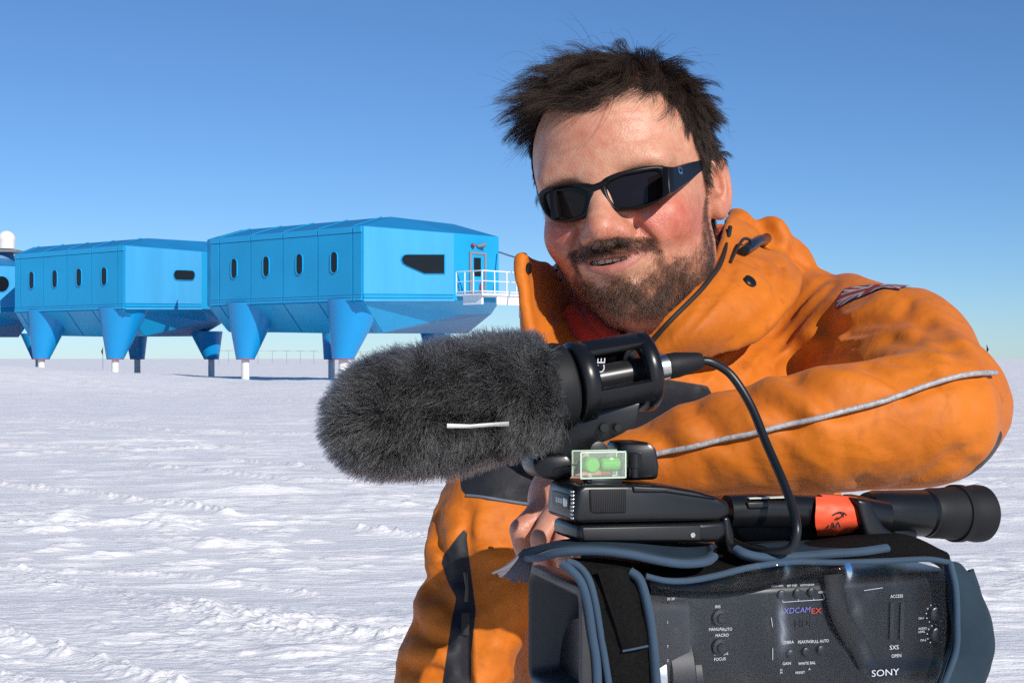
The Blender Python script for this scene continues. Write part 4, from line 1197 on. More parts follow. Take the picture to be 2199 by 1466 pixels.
def body_mesh():
    """head, neck and hand joined by the arm inside the sleeve into one skin"""
    V = np.vstack([h2w(hV), aV]); F = np.vstack([hF[:, ::-1], aF + len(hV)])
    o = npmesh('body', V, F, M_SKIN, MAN); set_col(o, np.vstack([skin_color(hV), hand_color(aV)]))
    bm = bmesh.new(); bm.from_mesh(o.data); bm.edges.ensure_lookup_table()
    be = [e for e in bm.edges if e.is_boundary]
    neck = [e for e in be if e.verts[0].index < len(hV)]; wrist = [e for e in be if e.verts[0].index >= len(hV) and min(e.verts[0].co.x, e.verts[1].co.x) > 0.118]
    def ringpts(c, t, r, n=28):
        a, b = frame_of(t); return [Vector(c) + (a * math.cos(k * 2 * math.pi / n) + b * math.sin(k * 2 * math.pi / n)) * r for k in range(n)]
    path = [((0.145, 1.40, 1.315), (0.3, 0.5, -1), 0.055), ((0.20, 1.42, 1.32), (1, 0.2, 0.1), 0.055), ((0.29, 1.40, 1.365), (1, -0.3, 0.2), 0.045), (tuple(ARM_IN[0]), (0.5, -1, -0.3), 0.040), (tuple(ARM_IN[1]), (-0.2, -1, -0.5), 0.036), (tuple(ARM_IN[2]), (-1, -0.1, 0), 0.034), (tuple(ARM_IN[3]), (-1, 0, -0.05), 0.030)]
    prev = neck; ok = True
    for c, t, r in path + [None] if False else path:
        vs = [bm.verts.new(p) for p in ringpts(c, Vector(t), r)]
        es = [bm.edges.new((vs[k], vs[(k + 1) % len(vs)])) for k in range(len(vs))]
        bmesh.ops.bridge_loops(bm, edges=list(prev) + es); prev = es
    bmesh.ops.bridge_loops(bm, edges=list(prev) + wrist)
    for f in bm.faces: f.smooth = True
    bm.to_mesh(o.data); bm.free()
    return o
ARM_IN = [np.array(P(1915, 778, 1.275)), np.array(P(2000, 872, 1.15)), np.array(P(1750, 928, 1.085)), np.array(P(1480, 965, 1.09))]
BODY = body_mesh()
build_teeth(BODY)
# ================================================================ parka
def A3(*p): return [np.array(P(*q)) for q in p]
ARM = A3((1800, 738, 1.37), (1915, 775, 1.27), (2010, 872, 1.15), (1990, 900, 1.10), (1750, 927, 1.08), (1500, 963, 1.085), (1390, 998, 1.09), (1320, 1012, 1.10))
ARMR = [0.066, 0.062, 0.056, 0.054, 0.0475, 0.0362, 0.0300, 0.029]
RARM = [np.array(p) for p in ((0.035, 1.42, 1.345), (0.002, 1.38, 1.298), (-0.026, 1.36, 1.236), (-0.028, 1.35, 1.21), (-0.021, 1.345, 1.183), (-0.036, 1.34, 1.161), (-0.048, 1.335, 1.126), (-0.058, 1.33, 1.09), (-0.09, 1.29, 0.85))]
RARMR = [0.060, 0.050, 0.050, 0.051, 0.050, 0.051, 0.051, 0.052, 0.045]
def build_jacket():
    v = Vol((-0.17, 0.99, 0.72), (0.47, 1.63, 1.56), 0.0031)
    # torso leaning towards the camera
    v.ell((0.175, 1.48, 1.10), (0.175, 0.135, 0.36), 0)
    v.ell((0.160, 1.44, 1.22), (0.150, 0.115, 0.17), 0.06)
    v.tube([(0.03, 1.43, 1.29), (0.14, 1.44, 1.325), (0.30, 1.42, 1.375)], [0.070, 0.095, 0.085], 0.05)
    v.tube(RARM, RARMR, 0.03)
    v.tube(ARM[:3], ARMR[:3], 0.045)
    v.tube(ARM[2:], ARMR[2:], 0.012)
    v.ell(P(1950, 765, 1.26), (0.050, 0.06, 0.048), 0.04)
    # chest under the chin, where the zip closes
    v.ell(P(1250, 850, 1.31), (0.070, 0.050, 0.065), 0.04)
    # room for the neck
    v.tube([(0.12, 1.325, 1.60), (0.128, 1.335, 1.42), (0.135, 1.36, 1.33)], [0.095, 0.082, 0.060], 0.02, 'sub')
    v.ell(P(1440, 840, 1.300), (0.085, 0.050, 0.044), 0.03)
    v.ell(P(1310, 845, 1.30), (0.055, 0.040, 0.042), 0.03)
    v.ell(P(1550, 812, 1.325), (0.060, 0.045, 0.046), 0.03)
    # hood lying round the back of the neck
    v.tube(A3((1680, 580, 1.44), (1630, 548, 1.50), (1500, 575, 1.53), (1350, 600, 1.52), (1240, 640, 1.47), (1190, 690, 1.40)), [0.032, 0.036, 0.042, 0.045, 0.042, 0.035], 0.02)
    v.ell(P(1652, 543, 1.42), (0.022, 0.030, 0.034), 0.015)
    v.tube(A3((1710, 660, 1.42), (1670, 730, 1.40), (1560, 800, 1.37)), [0.036, 0.045, 0.045], 0.03)
    # collar, near side
    v.sheet([A3((1393, 742, 1.225), (1440, 690, 1.218), (1500, 630, 1.235), (1545, 570, 1.282), (1566, 490, 1.355), (1574, 455, 1.41)),
             A3((1420, 752, 1.215), (1505, 705, 1.210), (1590, 635, 1.235), (1622, 575, 1.285), (1620, 520, 1.37), (1610, 478, 1.41)),
             A3((1470, 768, 1.235), (1585, 732, 1.235), (1685, 655, 1.27), (1710, 600, 1.32), (1690, 570, 1.37), (1660, 530, 1.41))], 0.010, 0.010)
    # collar, far side, standing open like a funnel
    v.sheet([A3((1120, 556, 1.25), (1125, 612, 1.245), (1133, 680, 1.24), (1150, 735, 1.235), (1183, 785, 1.235)),
             A3((1140, 562, 1.285), (1160, 640, 1.285), (1180, 700, 1.28), (1205, 750, 1.265), (1240, 800, 1.25)),
             A3((1185, 585, 1.34), (1215, 650, 1.345), (1240, 715, 1.335), (1265, 760, 1.31), (1300, 820, 1.28)),
             A3((1225, 610, 1.40), (1250, 670, 1.40), (1270, 730, 1.385), (1300, 790, 1.36), (1330, 850, 1.33))], 0.009, 0.012)
    return v

JV = build_jacket()
O0 = np.array((0, 0, CAMZ))
def jhit(x, y):
    d = np.array(P(x, y, 1.0)) - O0
    return JV.hit(O0, d, 0.98, 1.62)
def jpath(pts, n=3):
    c = catmull([(x, y, 0) for x, y in pts], n); out = []
    for q in c:
        h = jhit(q[0], q[1])
        if h is not None and (not out or np.linalg.norm(h - out[-1]) < 0.06): out.append(h)
    return out
def c3(*p): return [(1350 + x / 2.2214, 420 + y / 2.2214) for x, y in p]
PIPE = [(1405, 978), (1500, 957), (1600, 935), (1700, 913), (1800, 890), (1900, 862), (2000, 830), (2080, 809), (2128, 806)]
FOLDS = [  # (line in the photograph, width m, height m)
    (c3((470, 860), (600, 740), (740, 600), (850, 470), (930, 400)), 0.007, -0.007),
    (c3((520, 840), (660, 720), (800, 560), (930, 440)), 0.007, 0.005),
    (c3((630, 825), (780, 640), (880, 520), (980, 420)), 0.006, -0.006),
    (c3((740, 830), (900, 720), (960, 660)), 0.009, -0.012),
    (c3((905, 600), (955, 660)), 0.012, -0.022),
    (c3((970, 600), (1080, 560), (1200, 495), (1210, 470)), 0.008, 0.007),
    (c3((1000, 640), (1130, 600), (1290, 590), (1340, 510)), 0.009, -0.006),
    (c3((1040, 660), (1160, 655), (1235, 628)), 0.006, -0.008),
    (c3((980, 690), (1100, 690), (1260, 660), (1400, 640)), 0.012, 0.007),
    (c3((1250, 690), (1400, 700), (1560, 715)), 0.009, -0.004),
    (c3((1350, 500), (1480, 580), (1560, 690)), 0.012, 0.005),
    (c3((1300, 560), (1430, 630), (1520, 720)), 0.007, -0.004),
    (c3((1260, 780), (1380, 800), (1460, 840)), 0.012, -0.004),
    # sleeve above the piping
    (c3((1320, 925), (1180, 820), (1060, 770), (990, 760)), 0.008, -0.008),
    (c3((1260, 950), (1100, 870), (960, 850), (860, 790)), 0.013, 0.007),
    (c3((990, 1005), (900, 920), (800, 880), (760, 820)), 0.009, -0.010),
    (c3((880, 1030), (780, 950), (700, 900), (640, 840)), 0.012, 0.007),
    (c3((780, 1070), (660, 980), (560, 950), (500, 900)), 0.009, -0.008),
    (c3((640, 1110), (520, 1010), (400, 960)), 0.013, 0.006),
    (c3((440, 1150), (380, 1070), (330, 1030), (300, 980)), 0.008, -0.007),
    (c3((300, 1180), (240, 1090), (190, 1020)), 0.010, 0.005),
    (c3((200, 1220), (130, 1130), (70, 1100)), 0.008, -0.006),
    (c3((1560, 830), (1400, 850), (1250, 870), (1130, 850)), 0.005, -0.0035),
    (c3((1620, 790), (1500, 770), (1380, 750)), 0.005, -0.0030),
    (c3((1680, 860), (1640, 960), (1650, 1080)), 0.007, -0.0030),
    (c3((1100, 720), (980, 740), (880, 780)), 0.005, -0.0045),
    # under the piping
    (c3((1500, 1000), (1420, 1120), (1400, 1250)), 0.010, -0.0022),
    (c3((1000, 1110), (1040, 1220), (1030, 1330)), 0.010, -0.0020),
    (c3((560, 1180), (600, 1280), (640, 1360)), 0.009, -0.0022),
    (c3((320, 1210), (360, 1290), (380, 1360)), 0.007, -0.0025),
    (c3((1780, 1330), (1650, 1290), (1560, 1250)), 0.009, -0.007),
    (c3((1690, 1180), (1450, 1330), (1280, 1400)), 0.014, -0.004),
    (c3((1650, 1250), (1500, 1330), (1380, 1370)), 0.010, 0.004),
    (c3((1140, 1390), (1110, 1370)), 0.008, -0.006),
    (c3((820, 1390), (760, 1250), (730, 1180)), 0.012, -0.0025),
    # collar
    (c3((190, 760), (320, 600), (440, 460), (500, 350)), 0.0035, -0.0030),
    (c3((560, 610), (700, 420), (735, 300)), 0.010, 0.005),
    (c3((640, 330), (665, 380), (690, 420)), 0.006, -0.006),
    (c3((720, 340), (725, 410), (690, 460)), 0.006, -0.005),
    (c3((490, 60), (520, 100), (600, 130), (640, 160)), 0.006, -0.008),
    (c3((650, 150), (690, 210), (640, 240)), 0.008, -0.012),
    (c3((700, 130), (750, 180), (755, 240)), 0.010, 0.006),
    (c3((750, 260), (850, 330), (990, 390)), 0.008, -0.004),
    # drapes from the collar to the armpit, shoulder and upper arm
    (c3((395, 800), (520, 735), (640, 640), (760, 560)), 0.010, 0.006),
    (c3((340, 840), (470, 790), (600, 700)), 0.008, -0.006),
    (c3((700, 780), (800, 690), (880, 620)), 0.008, 0.006),
    (c3((1340, 520), (1300, 600), (1200, 650)), 0.009, 0.006),
    (c3((1420, 600), (1380, 680), (1260, 740)), 0.008, -0.004),
    (c3((1500, 640), (1560, 740), (1600, 830)), 0.010, -0.003),
    (c3((1080, 760), (1240, 800), (1420, 830), (1560, 820)), 0.016, 0.006),
    (c3((1600, 700), (1660, 800), (1690, 850)), 0.010, 0.004),
    (c3((1000, 880), (1120, 900), (1240, 920)), 0.010, 0.004),
    (c3((560, 1160), (760, 1140), (980, 1090)), 0.020, 0.003),
    # shoulder
    (c3((820, 400), (960, 380), (1060, 385)), 0.009, 0.004),
]
FOLDS_LOW = [  # chest and hanging sleeve, lower left of the picture
    ([(1005, 1100), (1003, 1160), (1008, 1230), (1018, 1330), (1012, 1440)], 0.008, -0.012),
    ([(1010, 1166), (1060, 1168), (1110, 1166)], 0.003, -0.004),
    ([(1030, 1100), (1015, 1130), (1020, 1155)], 0.010, 0.005),
    ([(1035, 1250), (1050, 1330), (1020, 1400)], 0.012, -0.005),
    ([(1070, 1180), (1085, 1260), (1065, 1350), (1080, 1450)], 0.012, 0.004),
    ([(940, 1080), (935, 1140), (955, 1200), (940, 1270)], 0.010, -0.008),
    ([(925, 1150), (930, 1220), (950, 1290)], 0.010, 0.007),
    ([(925, 1265), (960, 1290), (975, 1310)], 0.010, -0.011),
    ([(900, 1300), (930, 1330), (965, 1350)], 0.012, 0.009),
    ([(895, 1350), (930, 1375), (960, 1380)], 0.009, -0.010),
    ([(870, 1400), (910, 1405), (950, 1410)], 0.014, 0.009),
    ([(872, 1430), (910, 1436), (945, 1440)], 0.008, -0.009),
    ([(1000, 1120), (960, 1170), (945, 1200)], 0.008, 0.006),
]
def line_d(p, pts):
    best = np.full(len(p), 9.0)
    for a, b in zip(pts, pts[1:]):
        e = b - a; t = np.clip(((p - a) @ e) / (e @ e), 0, 1); best = np.minimum(best, np.linalg.norm(p - a - t[:, None] * e, axis=1))
    return best
def sculpt_jacket():
    paths = [(jpath(p), w, a) for p, w, a in FOLDS + FOLDS_LOW]
    for p, w, a in paths:
        if len(p) > 1: JV.stroke(p, w * (0.56 if a < 0 else 0.95), a * (1.7 if a < 0 else 0.65), 1.05 if a < 0 else 1.4)
    # the collar rim of the far side, turned outwards and soft
    p = jpath([(1112, 560), (1118, 640), (1128, 700), (1150, 748)])
    if len(p) > 1: JV.stroke(p, 0.008, 0.003)
    # puckers along the sleeve seam
    pp = jpath(PIPE, 14); rr_ = np.random.default_rng(4)
    for i in range(4, len(pp) - 4, 3):
        q = pp[i]; px_, py_ = 1099.5 + FPX * q[0] / q[1], 770 - FPX * (q[2] - CAMZ) / q[1]
        k_ = rr_.uniform(10, 34)
        p = jpath([(px_, py_ - 2), (px_ - 0.35 * k_, py_ - k_)], 4)
        if len(p) > 1: JV.stroke(p, 0.0032, -rr_.uniform(0.0010, 0.0026))
        if i % 2 == 0:
            p = jpath([(px_ + 4, py_ + 5), (px_ + 8, py_ + 5 + k_ * 0.6)], 4)
            if len(p) > 1: JV.stroke(p, 0.0032, -rr_.uniform(0.0006, 0.0014))
    JV.stroke(pp, 0.0045, -0.0030)
    # finest crumple
    D = JV.D; near = np.abs(D) < 0.0085; I = np.argwhere(near); pw = I * JV.h + JV.lo
    def creased(e2, sx, sl, seed):
        e2 = np.array(e2, float); e2 /= np.linalg.norm(e2); e1 = np.cross(e2, (0, 1.0, 0)); e1 /= np.linalg.norm(e1); e3 = np.cross(e1, e2)
        q = np.stack([pw @ e1 / sx, pw @ e2 / sl, pw @ e3 / (sl * 0.7)], -1)
        n1 = vnoise(q + 0.35 * vnoise(q * 1.7, seed + 5)[:, None], seed); n2 = vnoise(q * 2.1 + 7, seed + 1)
        return (1 - np.abs(n1)) ** 2.2 + 0.45 * (1 - np.abs(n2)) ** 2.2
    arm = np.exp(-(np.maximum(line_d(pw, ARM[1:]) - 0.05, 0) / 0.03) ** 2)
    rarm = np.exp(-(np.maximum(line_d(pw, RARM[1:]) - 0.045, 0) / 0.02) ** 2)
    cr = arm * creased((-0.75, 0, 0.6), 0.034, 0.13, 40) * 0.0018 + (1 - arm) * (1 - rarm) * creased((0.6, 0, 0.75), 0.028, 0.14, 50) * 0.0036 + rarm * creased((0.95, 0, 0.25), 0.030, 0.09, 60) * 0.0055
    D[near] -= (cr - 0.002 + 0.0004 * vnoise(pw * 80, 9)).astype(np.float32)
sculpt_jacket()
jV, jF = JV.mesh(1)

def poly_sd(px, py, poly):
    """signed distance in photograph pixels to a polygon, positive inside"""
    ins = np.zeros(len(px), bool); best = np.full(len(px), 1e9); n = len(poly)
    for i in range(n):
        (x0, y0), (x1, y1) = poly[i], poly[(i + 1) % n]
        dx, dy = x1 - x0, y1 - y0
        t = np.clip(((px - x0) * dx + (py - y0) * dy) / (dx * dx + dy * dy), 0, 1)
        best = np.minimum(best, np.hypot(px - x0 - t * dx, py - y0 - t * dy))
        c = ((y0 > py) != (y1 > py)) & (px < dx * (py - y0) / (dy if abs(dy) > 1e-9 else 1e-9) + x0)
        ins ^= c
    return np.where(ins, best, -best)
def panel_field(V):
    px = 1099.5 + FPX * V[:, 0] / V[:, 1]; py = 770 - FPX * (V[:, 2] - CAMZ) / V[:, 1]
    yoke = poly_sd(px, py, [(1000, 900), (1150, 835), (1300, 815), (1392, 808), (1519, 828), (1560, 900), (1400, 1000), (1260, 1098), (1150, 1081), (1003, 1062), (998, 1030)])
    arm = line_d(V, ARM[2:])
    yoke = np.minimum(yoke, (arm - 0.062) * 3000)
    strip = poly_sd(px, py, [(1003, 1130), (985, 1148), (952, 1192), (948, 1208), (962, 1250), (980, 1283), (970, 1330), (945, 1500), (1012, 1500), (1012, 1400), (1022, 1310), (1014, 1250), (1008, 1200), (1003, 1160)])
    nick = poly_sd(px, py, [(984, 1000), (1000, 1000), (1003, 1068), (990, 1050)])
    front = (1.44 - V[:, 1]) * 4000
    s = np.minimum(np.maximum(np.maximum(yoke, strip), nick), front)
    elbow = (0.030 - np.linalg.norm(V - np.array(P(2125, 1005, 1.10)), axis=1)) * 3000      # dark elbow patch
    return np.maximum(s, elbow)

def fabric(name, col, dark, attr=False):
    m = bpy.data.materials.new(name); m.use_nodes = True
    n = m.node_tree.nodes; l = m.node_tree.links; b = n['Principled BSDF']
    b.inputs['Roughness'].default_value = 0.62; b.inputs['Specular IOR Level'].default_value = 0.32
    b.inputs['Sheen Weight'].default_value = 0.06
    tc = n.new('ShaderNodeTexCoord')
    # rubbed-in grime in soft patches
    nz = n.new('ShaderNodeTexNoise'); nz.inputs['Scale'].default_value = 11; nz.inputs['Detail'].default_value = 8; nz.inputs['Roughness'].default_value = 0.66
    l.new(tc.outputs['Object'], nz.inputs['Vector'])
    rp = n.new('ShaderNodeValToRGB'); rp.color_ramp.elements[0].position = 0.33; rp.color_ramp.elements[1].position = 0.56
    rp.color_ramp.elements[0].color = (*dark, 1); rp.color_ramp.elements[1].color = (*col, 1)
    l.new(nz.outputs[0], rp.inputs[0])
    src = rp.outputs[0]
    sp = n.new('ShaderNodeTexNoise'); sp.inputs['Scale'].default_value = 70; sp.inputs['Detail'].default_value = 5
    l.new(tc.outputs['Object'], sp.inputs['Vector'])
    r2 = n.new('ShaderNodeValToRGB'); r2.color_ramp.elements[0].position = 0.30; r2.color_ramp.elements[1].position = 0.42
    r2.color_ramp.elements[0].color = (0.55, 0.5, 0.5, 1); r2.color_ramp.elements[1].color = (1, 1, 1, 1)
    l.new(sp.outputs[0], r2.inputs[0])
    mx = n.new('ShaderNodeMix'); mx.data_type = 'RGBA'; mx.blend_type = 'MULTIPLY'; mx.inputs[0].default_value = 0.35
    l.new(src, mx.inputs[6]); l.new(r2.outputs[0], mx.inputs[7]); src = mx.outputs[2]
    if attr:
        at = n.new('ShaderNodeAttribute'); at.attribute_name = 'panel'
        mr = n.new('ShaderNodeMapRange'); mr.inputs['From Min'].default_value = -0.8; mr.inputs['From Max'].default_value = 0.8
        l.new(at.outputs['Fac'], mr.inputs['Value'])
        m2 = n.new('ShaderNodeMix'); m2.data_type = 'RGBA'; m2.inputs[7].default_value = (0.011, 0.012, 0.017, 1)
        l.new(mr.outputs[0], m2.inputs[0]); l.new(src, m2.inputs[6]); src = m2.outputs[2]
    l.new(src, b.inputs['Base Color'])
    wv = n.new('ShaderNodeTexNoise'); wv.inputs['Scale'].default_value = 1500; wv.inputs['Detail'].default_value = 2
    cr = n.new('ShaderNodeTexNoise'); cr.inputs['Scale'].default_value = 120; cr.inputs['Detail'].default_value = 5
    l.new(tc.outputs['Object'], wv.inputs['Vector']); l.new(tc.outputs['Object'], cr.inputs['Vector'])
    b1 = n.new('ShaderNodeBump'); b1.inputs['Strength'].default_value = 0.35; b1.inputs['Distance'].default_value = 0.0012
    b2 = n.new('ShaderNodeBump'); b2.inputs['Strength'].default_value = 0.25; b2.inputs['Distance'].default_value = 0.0004
    l.new(cr.outputs[0], b1.inputs['Height']); l.new(wv.outputs[0], b2.inputs['Height']); l.new(b1.outputs[0], b2.inputs['Normal']); l.new(b2.outputs[0], b.inputs['Normal'])
    # the faceted crumple of stiff shell cloth
    mp = n.new('ShaderNodeMapping'); mp.inputs['Scale'].default_value = (1.0, 1.0, 1.0); mp.inputs['Rotation'].default_value = (0.3, 0.5, 0.4)
    l.new(tc.outputs['Object'], mp.inputs['Vector'])
    last = b1
    for sc_, st_, di_ in ((20, 0.30, 0.0060), (50, 0.22, 0.0020)):
        wz = n.new('ShaderNodeTexNoise'); wz.inputs['Scale'].default_value = sc_ * 0.6; wz.inputs['Detail'].default_value = 2
        l.new(mp.outputs[0], wz.inputs['Vector'])
        mm = n.new('ShaderNodeMix'); mm.data_type = 'RGBA'; mm.inputs[0].default_value = 0.10
        l.new(mp.outputs[0], mm.inputs[6]); l.new(wz.outputs['Color'], mm.inputs[7])
        vo = n.new('ShaderNodeTexVoronoi'); vo.feature = 'F1'; vo.inputs['Scale'].default_value = sc_
        l.new(mm.outputs[2], vo.inputs['Vector'])
        bb_ = n.new('ShaderNodeBump'); bb_.inputs['Strength'].default_value = st_; bb_.inputs['Distance'].default_value = di_
        l.new(vo.outputs['Distance'], bb_.inputs['Height'])
        l.new(bb_.outputs[0], last.inputs['Normal']); last = bb_
    return m
M_ORANGE = fabric('orange_parka_fabric', (0.60, 0.155, 0.005), (0.47, 0.115, 0.006), True)
JK = npmesh('jacket', jV, jF, M_ORANGE, MAN)
JK['label'] = 'dirty orange parka with dark panels and a raised collar'
a_ = JK.data.attributes.new('panel', 'FLOAT', 'POINT'); a_.data.foreach_set('value', panel_field(jV).astype(np.float32))
# ---------------------------------------------------------------- fittings on the parka
M_PIPE = mat('grey_reflective_piping', (0.36, 0.34, 0.34), 0.45, var=0.35, vscale=260, bump=0.5, bscale=420, bdist=0.001)
M_ZIP = mat('black_zip_tape', (0.010, 0.009, 0.010), 0.7, bump=0.4, bscale=600, bdist=0.0006)
M_SNAP = mat('black_snap_button', (0.008, 0.008, 0.009), 0.25, spec=0.6)
M_FLEECE = mat('red_fleece', (0.55, 0.035, 0.012), 0.95, spec=0.1, bump=0.8, bscale=500, bdist=0.002, sheen=0.3)
M_GPIPE = mat('blue_grey_piping', (0.10, 0.14, 0.20), 0.6)
def jlift(pts, off, n=6):
    p = jpath(pts, n); q = np.array(p); g_ = grad(JV, q); return [Vector(x) for x in q + g_ * off]
def jsub(name, pts, r, m, off=0.0012, n=6, flat=1.0):
    return tube(name, jlift(pts, off, n), r, m, JK, 10, flat)
pp_ = np.array(jlift(PIPE, 0.0040, 10))
for _ in range(14): pp_[1:-1] = 0.5 * pp_[1:-1] + 0.25 * (pp_[2:] + pp_[:-2])
pp_ = pp_ + np.array((0, -0.0012, 0.0004))
tube('piping', pp_, 0.0021, M_PIPE, JK, 10)
tube('zip_edge', catmull([P(1386, 750, 1.212), P(1400, 733, 1.216), P(1440, 688, 1.210), P(1500, 628, 1.225), P(1525, 598, 1.243), P(1547, 566, 1.268), P(1562, 518, 1.315), P(1568, 488, 1.335)], 6), 0.0022, M_ZIP, JK, 10)
jsub('piping', [(1003, 1064), (1050, 1069), (1100, 1077), (1150, 1084)], 0.0014, M_GPIPE, 0.0012, 8)
def snap(x, y, r=0.0062):
    h = jhit(x, y); n_ = Vector(grad(JV, h[None])[0])
    return lathe('snap_button', Vector(h) + n_ * 0.0004, n_, [(0, r), (0.0012, r), (0.0020, r * 0.75), (0.0016, r * 0.45), (0.0016, 0.0002)], M_SNAP, JK, 24)
snap(1610, 605); snap(1134, 576, 0.0052)
# cord lock and its cord
h1 = Vector(jhit(1596, 551)); h2 = Vector(jhit(1640, 531)); n_ = Vector(grad(JV, np.array(h1)[None])[0])
tube('cord_lock', catmull([h1 + n_ * 0.006, (h1 + h2) / 2 + n_ * 0.0095, h2 + n_ * 0.009], 5), [0.0046, 0.0056, 0.0060, 0.0062, 0.0062, 0.0060, 0.0064, 0.0066, 0.0066, 0.0064, 0.0058], M_RUB_J if 'M_RUB_J' in globals() else M_SNAP, JK, 16, 0.8)
lathe('cord_lock_button', h2 + n_ * 0.009, (h2 - h1), [(0, 0.0050), (0.004, 0.0052), (0.0055, 0.004)], M_ZIP, JK, 16)
tube('cord', catmull([Vector(jhit(1568, 566)) + n_ * 0.001, Vector(jhit(1580, 546)) + n_ * 0.005, Vector(jhit(1592, 533)) + n_ * 0.009, Vector(jhit(1606, 535)) + n_ * 0.009, Vector(jhit(1612, 545)) + n_ * 0.007], 6), 0.0014, M_ZIP, JK, 8)
tube('cord', catmull([P(1190, 586, 1.33), P(1200, 578, 1.325), P(1212, 590, 1.33), P(1205, 604, 1.335)], 6), 0.0012, M_ZIP, JK, 8)
# zip puller on the side pocket
tube('zip_puller', [P(1000, 1228, 1.285), P(1003, 1262, 1.283), P(1001, 1290, 1.285)], [0.0022, 0.0016, 0.0020], M_SNAP, JK, 8)
tube('zip_puller', [P(1000, 1315, 1.285), P(998, 1362, 1.285)], [0.0034, 0.0042], M_ZIP, JK, 10, 0.5)
tube('zip_puller', [P(1121, 1117, 1.25), P(1117, 1124, 1.25)], [0.003, 0.002], M_SNAP, JK, 8)
# red fleece collar inside
fl = tube('fleece_collar', catmull([P(1560, 520, 1.37), P(1548, 585, 1.345), P(1480, 690, 1.305), P(1420, 752, 1.27), P(1350, 775, 1.268), P(1300, 745, 1.285), P(1258, 700, 1.325), P(1238, 650, 1.385)], 6), 0.015, M_FLEECE, JK, 14, 1.5)
tube('fleece_collar', catmull([P(1222, 680, 1.315), P(1250, 715, 1.295), P(1290, 752, 1.272), P(1320, 785, 1.262)], 6), 0.010, M_FLEECE, JK, 12, 1.4)
# union flag patch on the shoulder
def flag_patch():
    c = jhit(1862, 632); n_ = grad(JV, c[None])[0]
    ax_ = np.array((0.80, -0.60, 0.0)); ax_ -= n_ * (ax_ @ n_); ax_ /= np.linalg.norm(ax_); bx = np.cross(n_, ax_); bx /= np.linalg.norm(bx)
    if bx[2] < 0: bx = -bx
    c = c + bx * 0.013
    W_, H_ = 0.070, 0.036; nu, nv = 60, 38
    U, V_ = np.meshgrid(np.linspace(-.5, .5, nu + 1), np.linspace(-.5, .5, nv + 1), indexing='ij')
    p = c + ax_ * (U * W_)[..., None] + bx * (V_ * H_)[..., None]
    q = p.reshape(-1, 3)
    for _ in range(6):
        d = JV.sample(q); q = q - grad(JV, q) * d[:, None]
    q = q.reshape(nu + 1, nv + 1, 3)
    for _ in range(12):
        r_ = q.copy(); r_[1:-1] += 0.5 * (q[2:] + q[:-2] - 2 * q[1:-1]) * 0.5; r_[:, 1:-1] += 0.5 * (q[:, 2:] + q[:, :-2] - 2 * q[:, 1:-1]) * 0.5; q = r_
    q = q.reshape(-1, 3); q = q + grad(JV, q) * 0.0016
    i = np.arange(nu)[:, None] * (nv + 1); j = np.arange(nv)[None, :]
    F = np.stack([i + j, i + nv + 1 + j, i + nv + 2 + j, i + j + 1], -1).reshape(-1, 4)
    u = (U[:-1, :-1] + .5 / nu).ravel() * W_; v = (V_[:-1, :-1] + .5 / nv).ravel() * H_
    diag = np.minimum(np.abs(u * H_ - v * W_), np.abs(u * H_ + v * W_)) / math.hypot(W_, H_)
    mi = np.zeros(len(u), int)
    mi[diag < 0.0050] = 1; mi[diag < 0.0018] = 2
    cr = np.minimum(np.abs(u), np.abs(v)); mi[cr < 0.0080] = 1; mi[cr < 0.0045] = 2
    rim = (np.abs(u) > W_ / 2 - 0.0014) | (np.abs(v) > H_ / 2 - 0.0014); mi[rim] = 0
    ms = [mat('flag_blue', (0.020, 0.022, 0.10), 0.8, bump=0.5, bscale=700, bdist=0.0008), mat('flag_white', (0.40, 0.38, 0.37), 0.8, bump=0.5, bscale=700, bdist=0.0008), mat('flag_red', (0.22, 0.025, 0.03), 0.8, bump=0.5, bscale=700, bdist=0.0008)]
    o = npmesh('flag_patch', q, F, ms, JK)
    o.data.polygons.foreach_set('material_index', mi.astype(np.int32))
    o['label'] = 'worn union flag patch on the shoulder'
flag_patch()
# trousers and boots, below the picture
def lower_body():
    v = Vol((-0.02, 1.30, -0.02), (0.40, 1.70, 0.86), 0.006)
    v.ell((0.175, 1.49, 0.80), (0.15, 0.115, 0.12), 0)
    for s_ in (-1, 1):
        v.tube([(0.175 + s_ * 0.075, 1.49, 0.78), (0.175 + s_ * 0.085, 1.47, 0.45), (0.175 + s_ * 0.09, 1.50, 0.06)], [0.085, 0.070, 0.062], 0.03)
    return v.mesh(1)
V_, F_ = lower_body(); npmesh('trousers', V_, F_, mat('black_salopettes', (0.012, 0.012, 0.015), 0.8), MAN)
for s_ in (-1, 1):
    bm = bmesh.new(); bm_box(bm, (0.175 + s_ * 0.09, 1.44, 0.05), (0.055, 0.14, 0.065), None, 0.03, 3); bmlink('boot', bm, M_ZIP, MAN, True)
